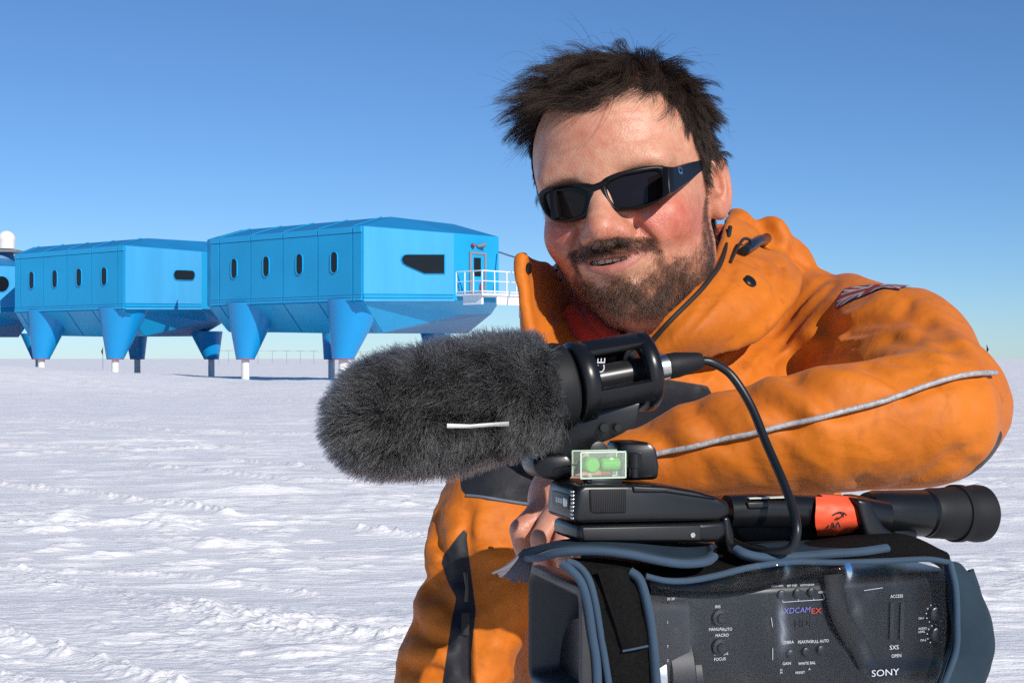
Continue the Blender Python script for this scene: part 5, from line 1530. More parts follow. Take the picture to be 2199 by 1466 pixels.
# ================================================================ video camera, microphone, rain cover
CA = math.radians(17)
CU = Vector((math.cos(CA), math.sin(CA), 0)); CVV = Vector((-math.sin(CA), math.cos(CA), 0)); CZ = Vector((0, 0, 1))
CO = Vector((0.0422, 0.857, 0))
CROT = Matrix((CU, CVV, CZ)).transposed()
def CP(s, v, z): return CO + CU * s + CVV * v + CZ * z
def CS(x, y, v=0.0):
    """point on the upright plane v of the camera seen at (x, y)"""
    return ray_plane(x, y, CO + CVV * v, CVV)
def svz(p):
    q = p - CO; return q.dot(CU), q.dot(CVV), p.z
M_PLAST = mat('black_camera_plastic', (0.0065, 0.007, 0.008), 0.30, spec=0.42, var=0.12, vscale=40)
M_PLAST2 = mat('grey_camera_plastic', (0.014, 0.0145, 0.016), 0.40, spec=0.42, var=0.1, vscale=60)
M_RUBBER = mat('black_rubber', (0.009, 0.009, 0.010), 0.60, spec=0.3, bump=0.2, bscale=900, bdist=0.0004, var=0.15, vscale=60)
M_CABLE = mat('black_cable_jacket', (0.008, 0.009, 0.011), 0.38, spec=0.45)
M_METAL = mat('brushed_nickel', (0.55, 0.53, 0.50), 0.28, metal=1.0, var=0.1, vscale=300)
M_NEO = mat('slate_blue_neoprene', (0.036, 0.066, 0.104), 0.75, spec=0.25, bump=0.35, bscale=700, bdist=0.0006, var=0.18, vscale=25, sheen=0.1)
M_NEOD = mat('dark_teal_cover_cloth', (0.019, 0.035, 0.050), 0.8, spec=0.2, bump=0.35, bscale=500, bdist=0.0008, var=0.2, vscale=30)
M_VELC = mat('black_loop_velcro', (0.0075, 0.0073, 0.0072), 0.95, spec=0.08, bump=0.9, bscale=900, bdist=0.0016, var=0.35, vscale=400, sheen=0.0)
M_WHITE = mat('white_print', (0.62, 0.63, 0.64), 0.6)
M_PURPLE = mat('violet_print', (0.16, 0.15, 0.45), 0.5)
M_REDP = mat('red_print', (0.55, 0.05, 0.03), 0.5)
M_TAPE = mat('fluorescent_orange_tape', (0.90, 0.10, 0.035), 0.55, var=0.1, vscale=60, bump=0.2, bscale=300, bdist=0.0005)
M_GLASS = mat('lens_glass', (0.006, 0.006, 0.012), 0.05, spec=0.8, coat=0.5)

VC = empty('video_camera', (0.16, 0.93, 1.10)); tag(VC, 'black professional video camera the man leans on, in a slate blue rain cover', 'video camera')

# ---- lens hood
def rrect(a0, a1, b0, b1, r, n=5):
    pts = []
    for cx, cy, t0 in ((a1 - r, b1 - r, 0), (a0 + r, b1 - r, 90), (a0 + r, b0 + r, 180), (a1 - r, b0 + r, 270)):
        for k in range(n + 1):
            t = math.radians(t0 + 90 * k / n); pts.append((cx + r * math.cos(t), cy + r * math.sin(t)))
    return pts
def loft(name, loops, m, parent, close=(True, True), sharp=40, smooth=True):
    bm = bmesh.new(); R_ = [[bm.verts.new(p) for p in lp] for lp in loops]; n = len(R_[0])
    for a, b in zip(R_, R_[1:]):
        for k in range(n): bm.faces.new((a[k], a[(k + 1) % n], b[(k + 1) % n], b[k]))
    if close[0]: bm.faces.new(R_[0][::-1])
    if close[1]: bm.faces.new(R_[-1])
    return bmlink(name, bm, m, parent, smooth, sharp)
def hl(s, g, r, skew=0.0): return [CP(s + skew * (q[0] - 0.05), q[0], q[1]) for q in rrect(0.0 + g, 0.106 - g, 1.183 + g, 1.2615 - g, r)]
loft('lens_hood', [hl(0.075, 0.010, 0.010), hl(0.050, 0.006, 0.012), hl(0.012, 0.0005, 0.010), hl(0.004, -0.001, 0.009), hl(0.000, 0.0, 0.009), hl(-0.001, 0.003, 0.008), hl(0.001, 0.006, 0.006), hl(0.016, 0.0085, 0.005), hl(0.022, 0.013, 0.005), hl(0.060, 0.020, 0.006)], mat('grey_hood_plastic', (0.030, 0.030, 0.032), 0.42, spec=0.45, var=0.12, vscale=50), VC, (False, True), 50)
lathe('lens', CP(0.056, 0.053, 1.2222), -CU, [(0, 0.034), (0.004, 0.034), (0.005, 0.030), (0.006, 0.029), (0.010, 0.020), (0.0115, 0.010), (0.012, 0.0001)], M_GLASS, VC, 40)
# ---- body under the cover
box('body', CP(0.168, 0.052, 1.190), (0.110, 0.040, 0.068), M_PLAST, VC, CROT, 0.008, 3)
lathe('lens_barrel', CP(0.018, 0.052, 1.19), CU, [(0, 0.043), (0.02, 0.044), (0.021, 0.046), (0.042, 0.046), (0.043, 0.044), (0.066, 0.044)], M_PLAST, VC, 48)
BV = 0.0118       # the plane of the body's near side
def btxt(t, x, y, hpx, m, wfac=1.0, part='lettering', v=None, slant=0.0):
    """raised lettering on the camera side, cap height hpx, left edge at (x, y = baseline)"""
    p = CS(x, y, BV - 0.0008 if v is None else v); k = p.y / FPX
    cu = bpy.data.curves.new(part, 'FONT'); cu.body = t; cu.size = hpx * k / 0.70; cu.shear = slant
    cu.extrude = 0.0001; cu.resolution_u = 3
    o = bpy.data.objects.new(part, cu); COL.objects.link(o); cu.materials.append(m)
    R = Matrix((CU * wfac, CZ, -CVV)).transposed()
    o.matrix_world = Matrix.Translation(p) @ R.to_4x4()
    dg = bpy.context.evaluated_depsgraph_get(); me = bpy.data.meshes.new_from_object(o.evaluated_get(dg))
    mw = o.matrix_world.copy(); bpy.data.objects.remove(o)
    me.transform(mw); me.name = part
    me.materials.clear()
    return link(part, me, m, VC)
def bbar(x0, y0, x1, y1, w, m=None, name='marking', v=None):
    a, b = CS(x0, y0, BV - 0.0008 if v is None else v), CS(x1, y1, BV - 0.0008 if v is None else v)
    t = (b - a).normalized(); n_ = t.cross(CVV).normalized() * (w * a.y / FPX / 2)
    return prism(name, [a - n_, b - n_, b + n_, a + n_], -CVV, 0, 0.0003, m or M_WHITE, VC)
btxt('SONY', 1871, 1452, 14, M_WHITE, 1.28)
btxt('XDCAM', 1682, 1317, 12, M_PURPLE, 1.05, slant=0.15); btxt('EX', 1741, 1317, 12, M_REDP, 1.25)
btxt('ZEBRA', 1681, 1382, 6.5, M_WHITE, .95); btxt('PEAKING', 1713, 1381, 6.5, M_WHITE, .9); btxt('FULL AUTO', 1743, 1380, 6.5, M_WHITE, .85)
btxt('LENS INFO', 1656, 1260, 4.2, M_WHITE); btxt('BRT DISP', 1690, 1259, 4.2, M_WHITE); btxt('HISTOGRAM', 1718, 1258, 4.2, M_WHITE)
btxt('ASSIGN', 1757, 1273, 4.5, M_WHITE)
btxt('ACCESS', 1912, 1283, 6.5, M_WHITE, .95); btxt('SXS', 1910, 1394, 9, M_WHITE, 1.1); btxt('OPEN', 1914, 1411, 7, M_WHITE, .95)
btxt('GAIN', 1680, 1427, 6, M_WHITE); btxt('WHITE BAL', 1714, 1427, 6, M_WHITE, .95)
btxt('MANUAL', 1522, 1354, 6.5, M_WHITE, .9); btxt('AUTO', 1551, 1354, 6.5, M_WHITE, .9); btxt('MACRO', 1536, 1367, 6.5, M_WHITE, .95)
btxt('OFF  ON', 1533, 1407, 6, M_WHITE); btxt('FOCUS', 1533, 1418, 6.5, M_WHITE, .95); btxt('IRIS', 1535, 1305, 6, M_WHITE)
btxt('HDi', 1707, 1346, 15, M_PLAST2, 1.1)
btxt('AUDIO', 1972, 1351, 4.5, M_WHITE); btxt('LEVEL', 1972, 1358, 4.5, M_WHITE); btxt('CH-1', 1972, 1329, 4.5, M_WHITE); btxt('CH-2', 1976, 1376, 4.5, M_WHITE)
btxt('H', 1675, 1440, 5, M_WHITE); btxt('M', 1675, 1446, 5, M_WHITE); btxt('PRESET', 1708, 1446, 5, M_WHITE); btxt('A', 1736, 1438, 5, M_WHITE)
for a in ((1681, 1292, 1770, 1286), (1770, 1286, 1768, 1275), (1681, 1292, 1680, 1288), (1714, 1290, 1714, 1286), (1747, 1288, 1747, 1284), (1656, 1325, 1659, 1345), (1659, 1390, 1659, 1416), (1855, 1267, 1895, 1261)): bbar(*a, 1.0)
for k in range(2):
    bbar(1916 + k * 22, 1292, 1914 + k * 22, 1372, 9, M_PLAST2, 'card_slot')
for cx, cy in ((2007, 1317), (2009, 1361)):
    c = CS(cx, cy, BV - 0.0004)
    lathe('audio_dial', c, -CVV, [(0, 0.0052), (0.003, 0.0048), (0.0034, 0.004)], M_PLAST, VC, 20)
    for k in range(11):
        t = math.radians(-50 + k * 28); q = c + (CU * math.cos(t) + CZ * math.sin(t)) * 0.0066
        lathe('dial_mark', q - CVV * 0.0002, -CVV, [(0, 0.00045), (0.0003, 0.0004)], M_WHITE, VC, 6)
for cx, cy in ((1678, 1275), (1712, 1272), (1742, 1270), (1697, 1403), (1730, 1398), (1762, 1394)):
    lathe('push_button', CS(cx, cy, BV - 0.0004), -CVV, [(0, 0.0030), (0.0016, 0.0028), (0.002, 0.002)], M_PLAST2, VC, 16)
for cx, cy in ((1545, 1325), (1545, 1388)):
    lathe('switch', CS(cx, cy, BV - 0.0004), -CVV, [(0, 0.0055), (0.002, 0.0052), (0.0024, 0.0030), (0.004, 0.0026)], M_PLAST2, VC, 24)
# focus ring with engraved marks
lathe('focus_ring', CP(0.046, 0.052, 1.195), CU, [(0, 0.0465), (0.001, 0.0475), (0.012, 0.0475), (0.013, 0.0465)], M_METAL, VC, 64)
lathe('focus_ring', CP(0.061, 0.052, 1.195), CU, [(0, 0.0465), (0.001, 0.0475), (0.016, 0.0475), (0.017, 0.0465)], M_PLAST2, VC, 64)
for yy, t in ((1288, '30 20'), (1338, '1'), (1390, '7'), (1420, '2')):
    btxt(t, 1432, yy, 5.5, M_WHITE, v=0.0040)
# hand strap curve seen through the window
tube('strap', catmull([CS(1790, 1232, 0.009), CS(1797, 1290, 0.0075), CS(1815, 1340, 0.0075), CS(1845, 1385, 0.0085), CS(1864, 1425, 0.0105)], 6), [0.0070] * 25, M_RUBBER, VC, 12, 0.28, CVV)

# ---- rain cover: side skin around a clear window, front band of velcro, flaps on top
RC = empty('rain_cover', (0.16, 0.90, 1.20)); tag(RC, 'slate blue padded rain cover with a clear side window wrapped round the video camera', 'rain cover')
def skin(name, grid, m, parent, thick=0.004, bulge=None, sub=6, film=False):
    """soft sheet through a control grid, with thickness"""
    Gd = np.array([[tuple(p) for p in r_] for r_ in grid], float)
    Gd = np.stack([catmull(r_, sub) for r_ in Gd]); Gd = np.stack([catmull(Gd[:, j], sub) for j in range(Gd.shape[1])], 1)
    if bulge is not None: Gd = bulge(Gd)
    a, b = Gd.shape[:2]
    du = np.gradient(Gd, axis=0); dv = np.gradient(Gd, axis=1); n_ = np.cross(du, dv); n_ /= np.maximum(np.linalg.norm(n_, axis=-1, keepdims=True), 1e-9)
    if n_[a // 2, b // 2, 1] > 0: n_ = -n_
    bm = bmesh.new()
    f_ = [[bm.verts.new(tuple(Gd[i, j])) for j in range(b)] for i in range(a)]
    if film:      # a clear film far thinner than a millimetre
        for i in range(a - 1):
            for j in range(b - 1): bm.faces.new((f_[i][j], f_[i][j + 1], f_[i + 1][j + 1], f_[i + 1][j]))
        return bmlink(name, bm, m, parent, True, 80)
    k_ = [[bm.verts.new(tuple(Gd[i, j] - n_[i, j] * thick)) for j in range(b)] for i in range(a)]
    for i in range(a - 1):
        for j in range(b - 1):
            bm.faces.new((f_[i][j], f_[i][j + 1], f_[i + 1][j + 1], f_[i + 1][j])); bm.faces.new((k_[i][j], k_[i + 1][j], k_[i + 1][j + 1], k_[i][j + 1]))
    for i in range(a - 1):
        for j in (0, b - 1): bm.faces.new((f_[i][j], f_[i + 1][j], k_[i + 1][j], k_[i][j]))
    for j in range(b - 1):
        for i in (0, a - 1): bm.faces.new((f_[i][j], k_[i][j], k_[i][j + 1], f_[i][j + 1]))
    return bmlink(name, bm, m, parent, True, 60)
def crumple(amp, sc, seed):
    def f(Gd):
        return Gd - np.array(CVV)[None, None] * (amp * fbm(Gd * sc, 3, seed))[..., None]
    return f
# front trim (two blue welts) and velcro band
tube('welt', catmull([CS(1206, 1208, 0.004), CS(1225, 1222, 0.001), CS(1248, 1248, -0.001), CS(1262, 1290, -0.002), CS(1272, 1360, -0.002), CS(1281, 1420, -0.002), CS(1284, 1500, -0.002)], 6), 0.0028, M_NEO, RC, 10)
tube('welt', catmull([CS(1218, 1204, 0.003), CS(1243, 1215, 0.0), CS(1264, 1242, -0.003), CS(1278, 1290, -0.004), CS(1290, 1360, -0.004), CS(1300, 1420, -0.004), CS(1312, 1500, -0.004)], 6), 0.0022, M_NEO, RC, 10)
skin('velcro_band', [[CS(1222, 1198, 0.012), CS(1268, 1250, -0.002), CS(1285, 1320, -0.0045), CS(1298, 1400, -0.0045), CS(1312, 1500, -0.004)],
                     [CS(1290, 1198, 0.014), CS(1325, 1250, -0.004), CS(1340, 1320, -0.0070), CS(1346, 1400, -0.0070), CS(1352, 1500, -0.006)],
                     [CS(1350, 1205, 0.012), CS(1382, 1255, -0.003), CS(1396, 1320, -0.0050), CS(1402, 1400, -0.0050), CS(1408, 1500, -0.004)]], M_VELC, RC, 0.003, crumple(0.0012, 60, 2))
skin('velcro_tab', [[CS(1283, 1225, -0.0060), CS(1305, 1290, -0.0092), CS(1322, 1345, -0.0092), CS(1337, 1396, -0.0088)],
                    [CS(1315, 1218, -0.0072), CS(1335, 1285, -0.0105), CS(1352, 1340, -0.0105), CS(1364, 1391, -0.0098)],
                    [CS(1345, 1222, -0.0060), CS(1366, 1285, -0.0085), CS(1380, 1335, -0.0085), CS(1390, 1385, -0.0078)]], M_VELC, RC, 0.002, crumple(0.0010, 70, 3))
tube('stitch_line', catmull([CS(1337, 1397, -0.0100), CS(1364, 1392, -0.0112), CS(1391, 1386, -0.0090)], 4), 0.0007, M_NEO, RC, 6)
tube('welt', catmull([CS(1352, 1226, -0.001), CS(1374, 1245, -0.004), CS(1390, 1300, -0.006), CS(1402, 1380, -0.006), CS(1412, 1500, -0.005)], 6), 0.0030, M_NEO, RC, 10, 1.5, CVV)
# top welt of the window, the margin at the back
tube('welt', catmull([CS(1386, 1236, -0.003), CS(1430, 1246, -0.004), CS(1480, 1246, -0.004), CS(1540, 1235, -0.004), CS(1610, 1218, -0.003), (CS(1700, 1206, -0.003)), CS(1800, 1207, -0.003), CS(1900, 1204, -0.003), CS(1990, 1200, -0.003), CS(2040, 1207, -0.003)], 6), 0.0019, M_NEO, RC, 10)
skin('back_margin', [[CS(2032, 1204, -0.003), CS(2044, 1260, -0.004), CS(2046, 1330, -0.004), CS(2042, 1400, -0.004), CS(2010, 1480, -0.004)],
                     [CS(2062, 1208, -0.001), CS(2082, 1270, -0.003), CS(2092, 1330, -0.003), CS(2088, 1400, -0.003), CS(2060, 1480, -0.003)],
                     [CS(2082, 1228, 0.010), CS(2110, 1285, 0.006), CS(2126, 1340, 0.006), CS(2130, 1400, 0.006), CS(2100, 1480, 0.006)],
                     [CS(2092, 1220, 0.050), CS(2118, 1300, 0.040), CS(2134, 1350, 0.040), CS(2138, 1400, 0.040), CS(2112, 1480, 0.04)]], M_NEOD, RC, 0.004, crumple(0.002, 40, 4))
tube('welt', catmull([CS(2040, 1207, -0.004), CS(2052, 1260, -0.0055), CS(2055, 1330, -0.0055), CS(2052, 1400, -0.0055), CS(2022, 1480, -0.005)], 6), 0.0022, M_NEO, RC, 8)
# clear vinyl window
M_VINYL = bpy.data.materials.new('clear_vinyl'); M_VINYL.use_nodes = True
n = M_VINYL.node_tree.nodes; l = M_VINYL.node_tree.links; n.remove(n['Principled BSDF'])
tr = n.new('ShaderNodeBsdfTransparent'); tr.inputs[0].default_value = (0.95, 0.96, 0.98, 1)
gl = n.new('ShaderNodeBsdfGlossy'); gl.inputs['Roughness'].default_value = 0.07; gl.inputs[0].default_value = (0.9, 0.95, 1.0, 1)
fr = n.new('ShaderNodeFresnel'); fr.inputs[0].default_value = 1.27
df = n.new('ShaderNodeBsdfDiffuse'); df.inputs[0].default_value = (0.30, 0.36, 0.45, 1)
m0 = n.new('ShaderNodeMixShader'); m0.inputs[0].default_value = 0.004; l.new(tr.outputs[0], m0.inputs[1]); l.new(df.outputs[0], m0.inputs[2])
mx = n.new('ShaderNodeMixShader'); l.new(fr.outputs[0], mx.inputs[0]); l.new(m0.outputs[0], mx.inputs[1]); l.new(gl.outputs[0], mx.inputs[2])
tc = n.new('ShaderNodeTexCoord'); nz = n.new('ShaderNodeTexNoise'); nz.inputs['Scale'].default_value = 30; nz.inputs['Detail'].default_value = 2; nz.inputs['Distortion'].default_value = 0.8
bp_ = n.new('ShaderNodeBump'); bp_.inputs['Strength'].default_value = 0.22; bp_.inputs['Distance'].default_value = 0.002
l.new(tc.outputs['Object'], nz.inputs['Vector']); l.new(nz.outputs[0], bp_.inputs['Height']); l.new(bp_.outputs[0], gl.inputs['Normal']); l.new(bp_.outputs[0], fr.inputs['Normal'])
l.new(mx.outputs[0], n['Material Output'].inputs['Surface'])
def vin(Gd):
    q = np.stack([(Gd - np.array(CO)) @ np.array(CU), Gd[..., 2]], -1)
    def ridge(x0, y0, x1, y1, w, a):
        p0 = svz(CS(x0, y0)); p1 = svz(CS(x1, y1)); a0 = np.array((p0[0], p0[2])); e = np.array((p1[0], p1[2])) - a0
        t = np.clip(((q - a0) @ e) / (e @ e), 0, 1); d = np.linalg.norm(q - a0 - t[..., None] * e, axis=-1)
        return a * np.exp(-(d / w) ** 2)
    h = ridge(1640, 1230, 1625, 1460, 0.026, 0.0035) + ridge(1775, 1225, 1800, 1330, 0.016, 0.0025) + ridge(1860, 1460, 1790, 1330, 0.016, 0.002) + ridge(1440, 1270, 1440, 1440, 0.018, 0.002) - ridge(1500, 1250, 1600, 1420, 0.020, 0.003) - ridge(1700, 1330, 1760, 1440, 0.020, 0.002) + ridge(2000, 1440, 1900, 1460, 0.010, 0.002)
    def blob(x0, y0, rs, rz, a):
        p0 = svz(CS(x0, y0)); return a * np.exp(-((q[..., 0] - p0[0]) / rs) ** 2 - ((q[..., 1] - p0[2]) / rz) ** 2)
    h = h + blob(1645, 1360, 0.012, 0.020, 0.0045) + blob(1450, 1360, 0.012, 0.018, 0.003)
    for x1, y1 in ((1850, 1262), (1768, 1290), (1815, 1300), (1900, 1240)): h = h + ridge(1790, 1222, x1, y1, 0.0070, 0.0013)
    for x1, y1 in ((1800, 1400), (1920, 1440), (1830, 1390)): h = h + ridge(1862, 1458, x1, y1, 0.0070, 0.0013)
    for x1, y1 in ((1700, 1262), (1620, 1290), (1650, 1300)): h = h + ridge(1660, 1218, x1, y1, 0.0070, 0.0012)
    for x1, y1 in ((1500, 1280), (1560, 1262)): h = h + ridge(1410, 1255, x1, y1, 0.0070, 0.0012)
    h = h + 0.0007 * fbm(q * 30, 2, 6) 
    edge = 1.0
    return Gd - np.array(CVV)[None, None] * np.maximum(h, -0.004)[..., None]
g = [[CS(x, 1238 + (1490 - 1238) * t - (32 if x > 1600 else 0) * (1 - t), -0.002 if x in (1395, 2045) else -0.003) for t in (0, .33, .66, 1)] for x in (1395, 1500, 1620, 1740, 1860, 1960, 2045)]
skin('clear_window', g, M_VINYL, RC, 0.0004, vin, 18, True)
# flaps and black top of the cover
skin('cover_top', [[CP(0.035, 0.004, 1.2640), CP(0.10, -0.001, 1.2590), CP(0.17, 0.0, 1.2700), CP(0.235, 0.002, 1.2720), CP(0.262, 0.008, 1.262)],
                   [CP(0.035, 0.030, 1.2690), CP(0.10, 0.030, 1.2720), CP(0.17, 0.03, 1.2790), CP(0.235, 0.032, 1.2830), CP(0.272, 0.032, 1.270)],
                   [CP(0.035, 0.100, 1.2680), CP(0.10, 0.100, 1.2680), CP(0.17, 0.10, 1.2680), CP(0.235, 0.10, 1.2700), CP(0.270, 0.10, 1.264)]], M_VELC, RC, 0.004, None)
def leaf(edge, back, m):
    """padded flap: welt along its edge with cloth behind"""
    tube('welt', catmull(edge, 6), 0.0034, M_NEO, RC, 10, 0.8)
    a = np.array([tuple(p) for p in edge]); b = np.array([tuple(p) for p in back])
    skin('flap', [[Vector(p) for p in a], [Vector(p) for p in (a + b) / 2 + np.array((0, 0, 0.002))], [Vector(p) for p in b]], m, RC, 0.004)
e1 = [CS(x, y, v_) for x, y, v_ in ((1135, 1198, 0.070), (1160, 1196, 0.030), (1200, 1186, 0.012), (1270, 1182, 0.004), (1350, 1190, 0.000), (1420, 1204, -0.003), (1470, 1210, -0.003), (1515, 1206, -0.001), (1533, 1194, 0.004))]
b1 = [CS(x, y, v_) for x, y, v_ in ((1140, 1192, 0.09), (1180, 1180, 0.075), (1230, 1170, 0.07), (1300, 1168, 0.065), (1370, 1170, 0.06), (1430, 1172, 0.06), (1480, 1174, 0.06), (1520, 1176, 0.05), (1530, 1182, 0.03))]
leaf(e1, b1, M_NEOD)
e2 = [CS(x, y, v_) for x, y, v_ in ((1580, 1178, 0.012), (1600, 1188, 0.006), (1640, 1196, 0.003), (1700, 1195, 0.002), (1780, 1189, 0.002), (1850, 1184, 0.003), (1905, 1176, 0.006))]
b2 = [CS(x, y, v_) for x, y, v_ in ((1585, 1172, 0.05), (1620, 1168, 0.05), (1660, 1164, 0.05), (1720, 1160, 0.05), (1790, 1158, 0.05), (1840, 1160, 0.045), (1890, 1168, 0.03))]
leaf(e2, b2, M_NEOD)
# frayed cord ends hanging from the front corner
M_FRAY = mat('frayed_grey_cord', (0.16, 0.145, 0.17), 0.9)
bm = bmesh.new()
for k in range(26):
    a = CS(1128 + k * 0.7, 1183 + random.uniform(-3, 6), 0.085); b = CS(1100 + random.uniform(-8, 10) + k * 1.2, 1212 + random.uniform(-4, 8), 0.08); c = CS(1060 + k * 2.9 + random.uniform(-4, 4), 1230 + min(k, 14) * 1.3 + random.uniform(-6, 6), 0.08)
    bm_tube(bm, catmull([a, b, c], 5), [0.0019] * 6 + [0.0017, 0.0015, 0.0012, 0.001, 0.0007], 6)
bmlink('frayed_cord', bm, M_FRAY, RC, True)

# ---- handle block at the front
def plate(name, pts, v0, v1, m, parent, bev=0.0025, seg=3):
    """side outline (photograph points on plane v0) carried across to v1"""
    a = [CS(x, y, v0) for x, y in pts]
    bm = bmesh.new(); A_ = [bm.verts.new(p) for p in a]; B_ = [bm.verts.new(p + CVV * (v1 - v0)) for p in a]; k = len(a)
    bm.faces.new(A_); bm.faces.new(B_[::-1])
    for i in range(k): bm.faces.new((A_[i], B_[i], B_[(i + 1) % k], A_[(i + 1) % k]))
    bmesh.ops.recalc_face_normals(bm, faces=bm.faces)
    if bev: bmesh.ops.bevel(bm, geom=list(bm.edges), offset=bev, segments=seg, affect='EDGES', profile=0.5)
    return bmlink(name, bm, m, parent, True, 50)
plate('handle_front', [(1238, 1052), (1255, 1040), (1350, 1040), (1430, 1043), (1490, 1052), (1545, 1068), (1568, 1080), (1570, 1108), (1545, 1118), (1240, 1124), (1232, 1112)], 0.014, 0.068, M_PLAST, VC, 0.003)
plate('lcd_housing', [(1242, 1128), (1508, 1122), (1560, 1118), (1562, 1150), (1545, 1164), (1250, 1166), (1240, 1158)], 0.014, 0.062, M_PLAST, VC, 0.003)
plate('lcd_lid', [(1250, 1132), (1506, 1127), (1506, 1160), (1254, 1161)], 0.0128, 0.016, M_PLAST2, VC, 0.001)
plate('speaker_grille', [(1266, 1050), (1345, 1050), (1345, 1101), (1275, 1102), (1268, 1096)], 0.0128, 0.016, M_RUBBER, VC, 0.001)
bm = bmesh.new()
for i in range(15):
    for j in range(9):
        p = CS(1272 + i * 4.9, 1056 + j * 5.2, 0.0127); bm_lathe(bm, p, -CVV, [(0, 0.00045), (0.0003, 0.00035)], 6)
bmlink('grille_dots', bm, M_PLAST2, VC)
plate('top_panel', [(1360, 1044), (1430, 1047), (1500, 1060), (1540, 1072), (1500, 1066), (1430, 1056), (1362, 1056)], 0.0122, 0.016, M_PLAST2, VC, 0.0008)
lathe('screw', CS(1487, 1148, 0.0126), -CVV, [(0, 0.0018), (0.0008, 0.0016)], M_METAL, VC, 12)
# front face plate with its record lamp
fc = CP(-0.0002, 0.040, 1.312)
fp = CS(1238, 1085, 0.014); fs = svz(fp)[0] - 0.0002
def fbox(name, v, z, hv, hz, m, t=0.0008): return box(name, CP(fs - t, v, z), (t, hv, hz), m, VC, CROT, min(t, hv, hz) * 0.8, 2)
zf = P(1210, 1075, 0.89).z
fbox('name_plate', 0.040, zf, 0.016, 0.0048, M_PLAST2)
fbox('tally_lamp', 0.029, zf - 0.0002, 0.0028, 0.0030, M_METAL, 0.0014)
for k in range(3): fbox('marking', 0.036 + k * 0.0045, zf, 0.0012, 0.0020, M_WHITE, 0.0013)
for k in range(8): fbox('vent_rib', 0.0185, P(1230, 1052 + k * 8, 0.885).z, 0.0022, 0.0007, M_METAL, 0.0008)
# handle grip, rear bracket, tape, eyepiece
HG = [CS(1560, 1098, 0.040), CS(1640, 1096, 0.042), CS(1740, 1098, 0.045), CS(1840, 1102, 0.048), CS(1900, 1110, 0.05)]
tube('handle_grip', catmull(HG, 6), 0.0100, M_PLAST, VC, 16, 1.1)
plate('zoom_control', [(1605, 1078), (1650, 1076), (1652, 1090), (1608, 1092)], 0.0295, 0.034, M_PLAST2, VC, 0.001)
box('lens_label', CS(1645, 1066, 0.040) , (0.016, 0.008, 0.0004), mat('paper_label', (0.6, 0.57, 0.48), 0.7, var=0.15, vscale=200), VC, CROT)
plate('handle_post', [(1552, 1110), (1568, 1108), (1578, 1150), (1584, 1205), (1568, 1205), (1558, 1160)], 0.030, 0.050, M_PLAST, VC, 0.002)
tpc = catmull([CS(1757, 1098, 0.045), CS(1800, 1100, 0.046), CS(1834, 1103, 0.047)], 4)
tape = tube('warning_tape', tpc, 0.0106, M_TAPE, VC, 24, 1.1)
skin('tape_tail', [[CS(1752, 1066, 0.040), CS(1752, 1082, 0.0325), CS(1750, 1110, 0.0315), CS(1752, 1135, 0.036), CS(1756, 1150, 0.048)],
                   [CS(1795, 1066, 0.040), CS(1797, 1084, 0.0318), CS(1798, 1108, 0.0300), CS(1800, 1132, 0.035), CS(1802, 1148, 0.048)],
                   [CS(1822, 1068, 0.041), CS(1832, 1086, 0.0330), CS(1838, 1108, 0.0320), CS(1842, 1128, 0.036), CS(1846, 1140, 0.048)]], M_TAPE, VC, 0.0006, crumple(0.0012, 90, 8))
for pts in (((1790, 1104), (1803, 1099), (1812, 1102), (1806, 1110), (1796, 1112)), ((1783, 1134), (1788, 1122), (1793, 1133), (1799, 1121), (1804, 1132)), ((1812, 1100), (1818, 1106))):
    tube('handwriting', catmull([CS(x, y, 0.0285) for x, y in pts], 5), 0.0005, M_BLK, VC, 6)
plate('gap_shade_plate', [(1572, 1114), (1700, 1112), (1850, 1120), (1870, 1168), (1600, 1170), (1580, 1150)], 0.060, 0.072, M_RUBBER, VC, 0.003)  # added black plate; its colour stands in for shade on the jacket behind
plate('rear_bracket', [(1838, 1070), (1868, 1072), (1900, 1130), (1945, 1160), (2020, 1190), (2030, 1205), (1890, 1205), (1862, 1160)], 0.030, 0.064, M_PLAST, VC, 0.003)
EA, EB = P(1862, 1100, 0.985), P(2108, 1102, 1.03)
ax = (EB - EA).normalized(); EL = (EB - EA).length
lathe('eyepiece', EA, ax, [(0, 0.008), (0.0, 0.0140), (0.006, 0.0155), (EL * 0.46, 0.0165), (EL * 0.47, 0.0152), (EL * 0.49, 0.0168), (EL * 0.50, 0.0168)], M_PLAST, VC, 40)
lathe('eyecup', EA + ax * EL * 0.5, ax, [(0, 0.0168), (0.004, 0.0178), (EL * 0.12, 0.0180), (EL * 0.24, 0.0192), (EL * 0.245, 0.0206), (EL * 0.30, 0.0206), (EL * 0.305, 0.0192), (EL * 0.36, 0.0196), (EL * 0.44, 0.0208), (EL * 0.485, 0.0204), (EL * 0.50, 0.019), (EL * 0.49, 0.016), (EL * 0.40, 0.010)], M_RUBBER, VC, 48)
plate('eyepiece_hinge', [(1850, 1068), (1880, 1068), (1905, 1085), (1925, 1130), (1975, 1140), (1970, 1165), (1930, 1160), (1880, 1120)], 0.055, 0.085, M_PLAST, VC, 0.003)
lathe('indicator', CS(1961, 1162, 0.029), -CVV, [(0, 0.0016), (0.001, 0.0014)], M_TAPE, VC, 10)
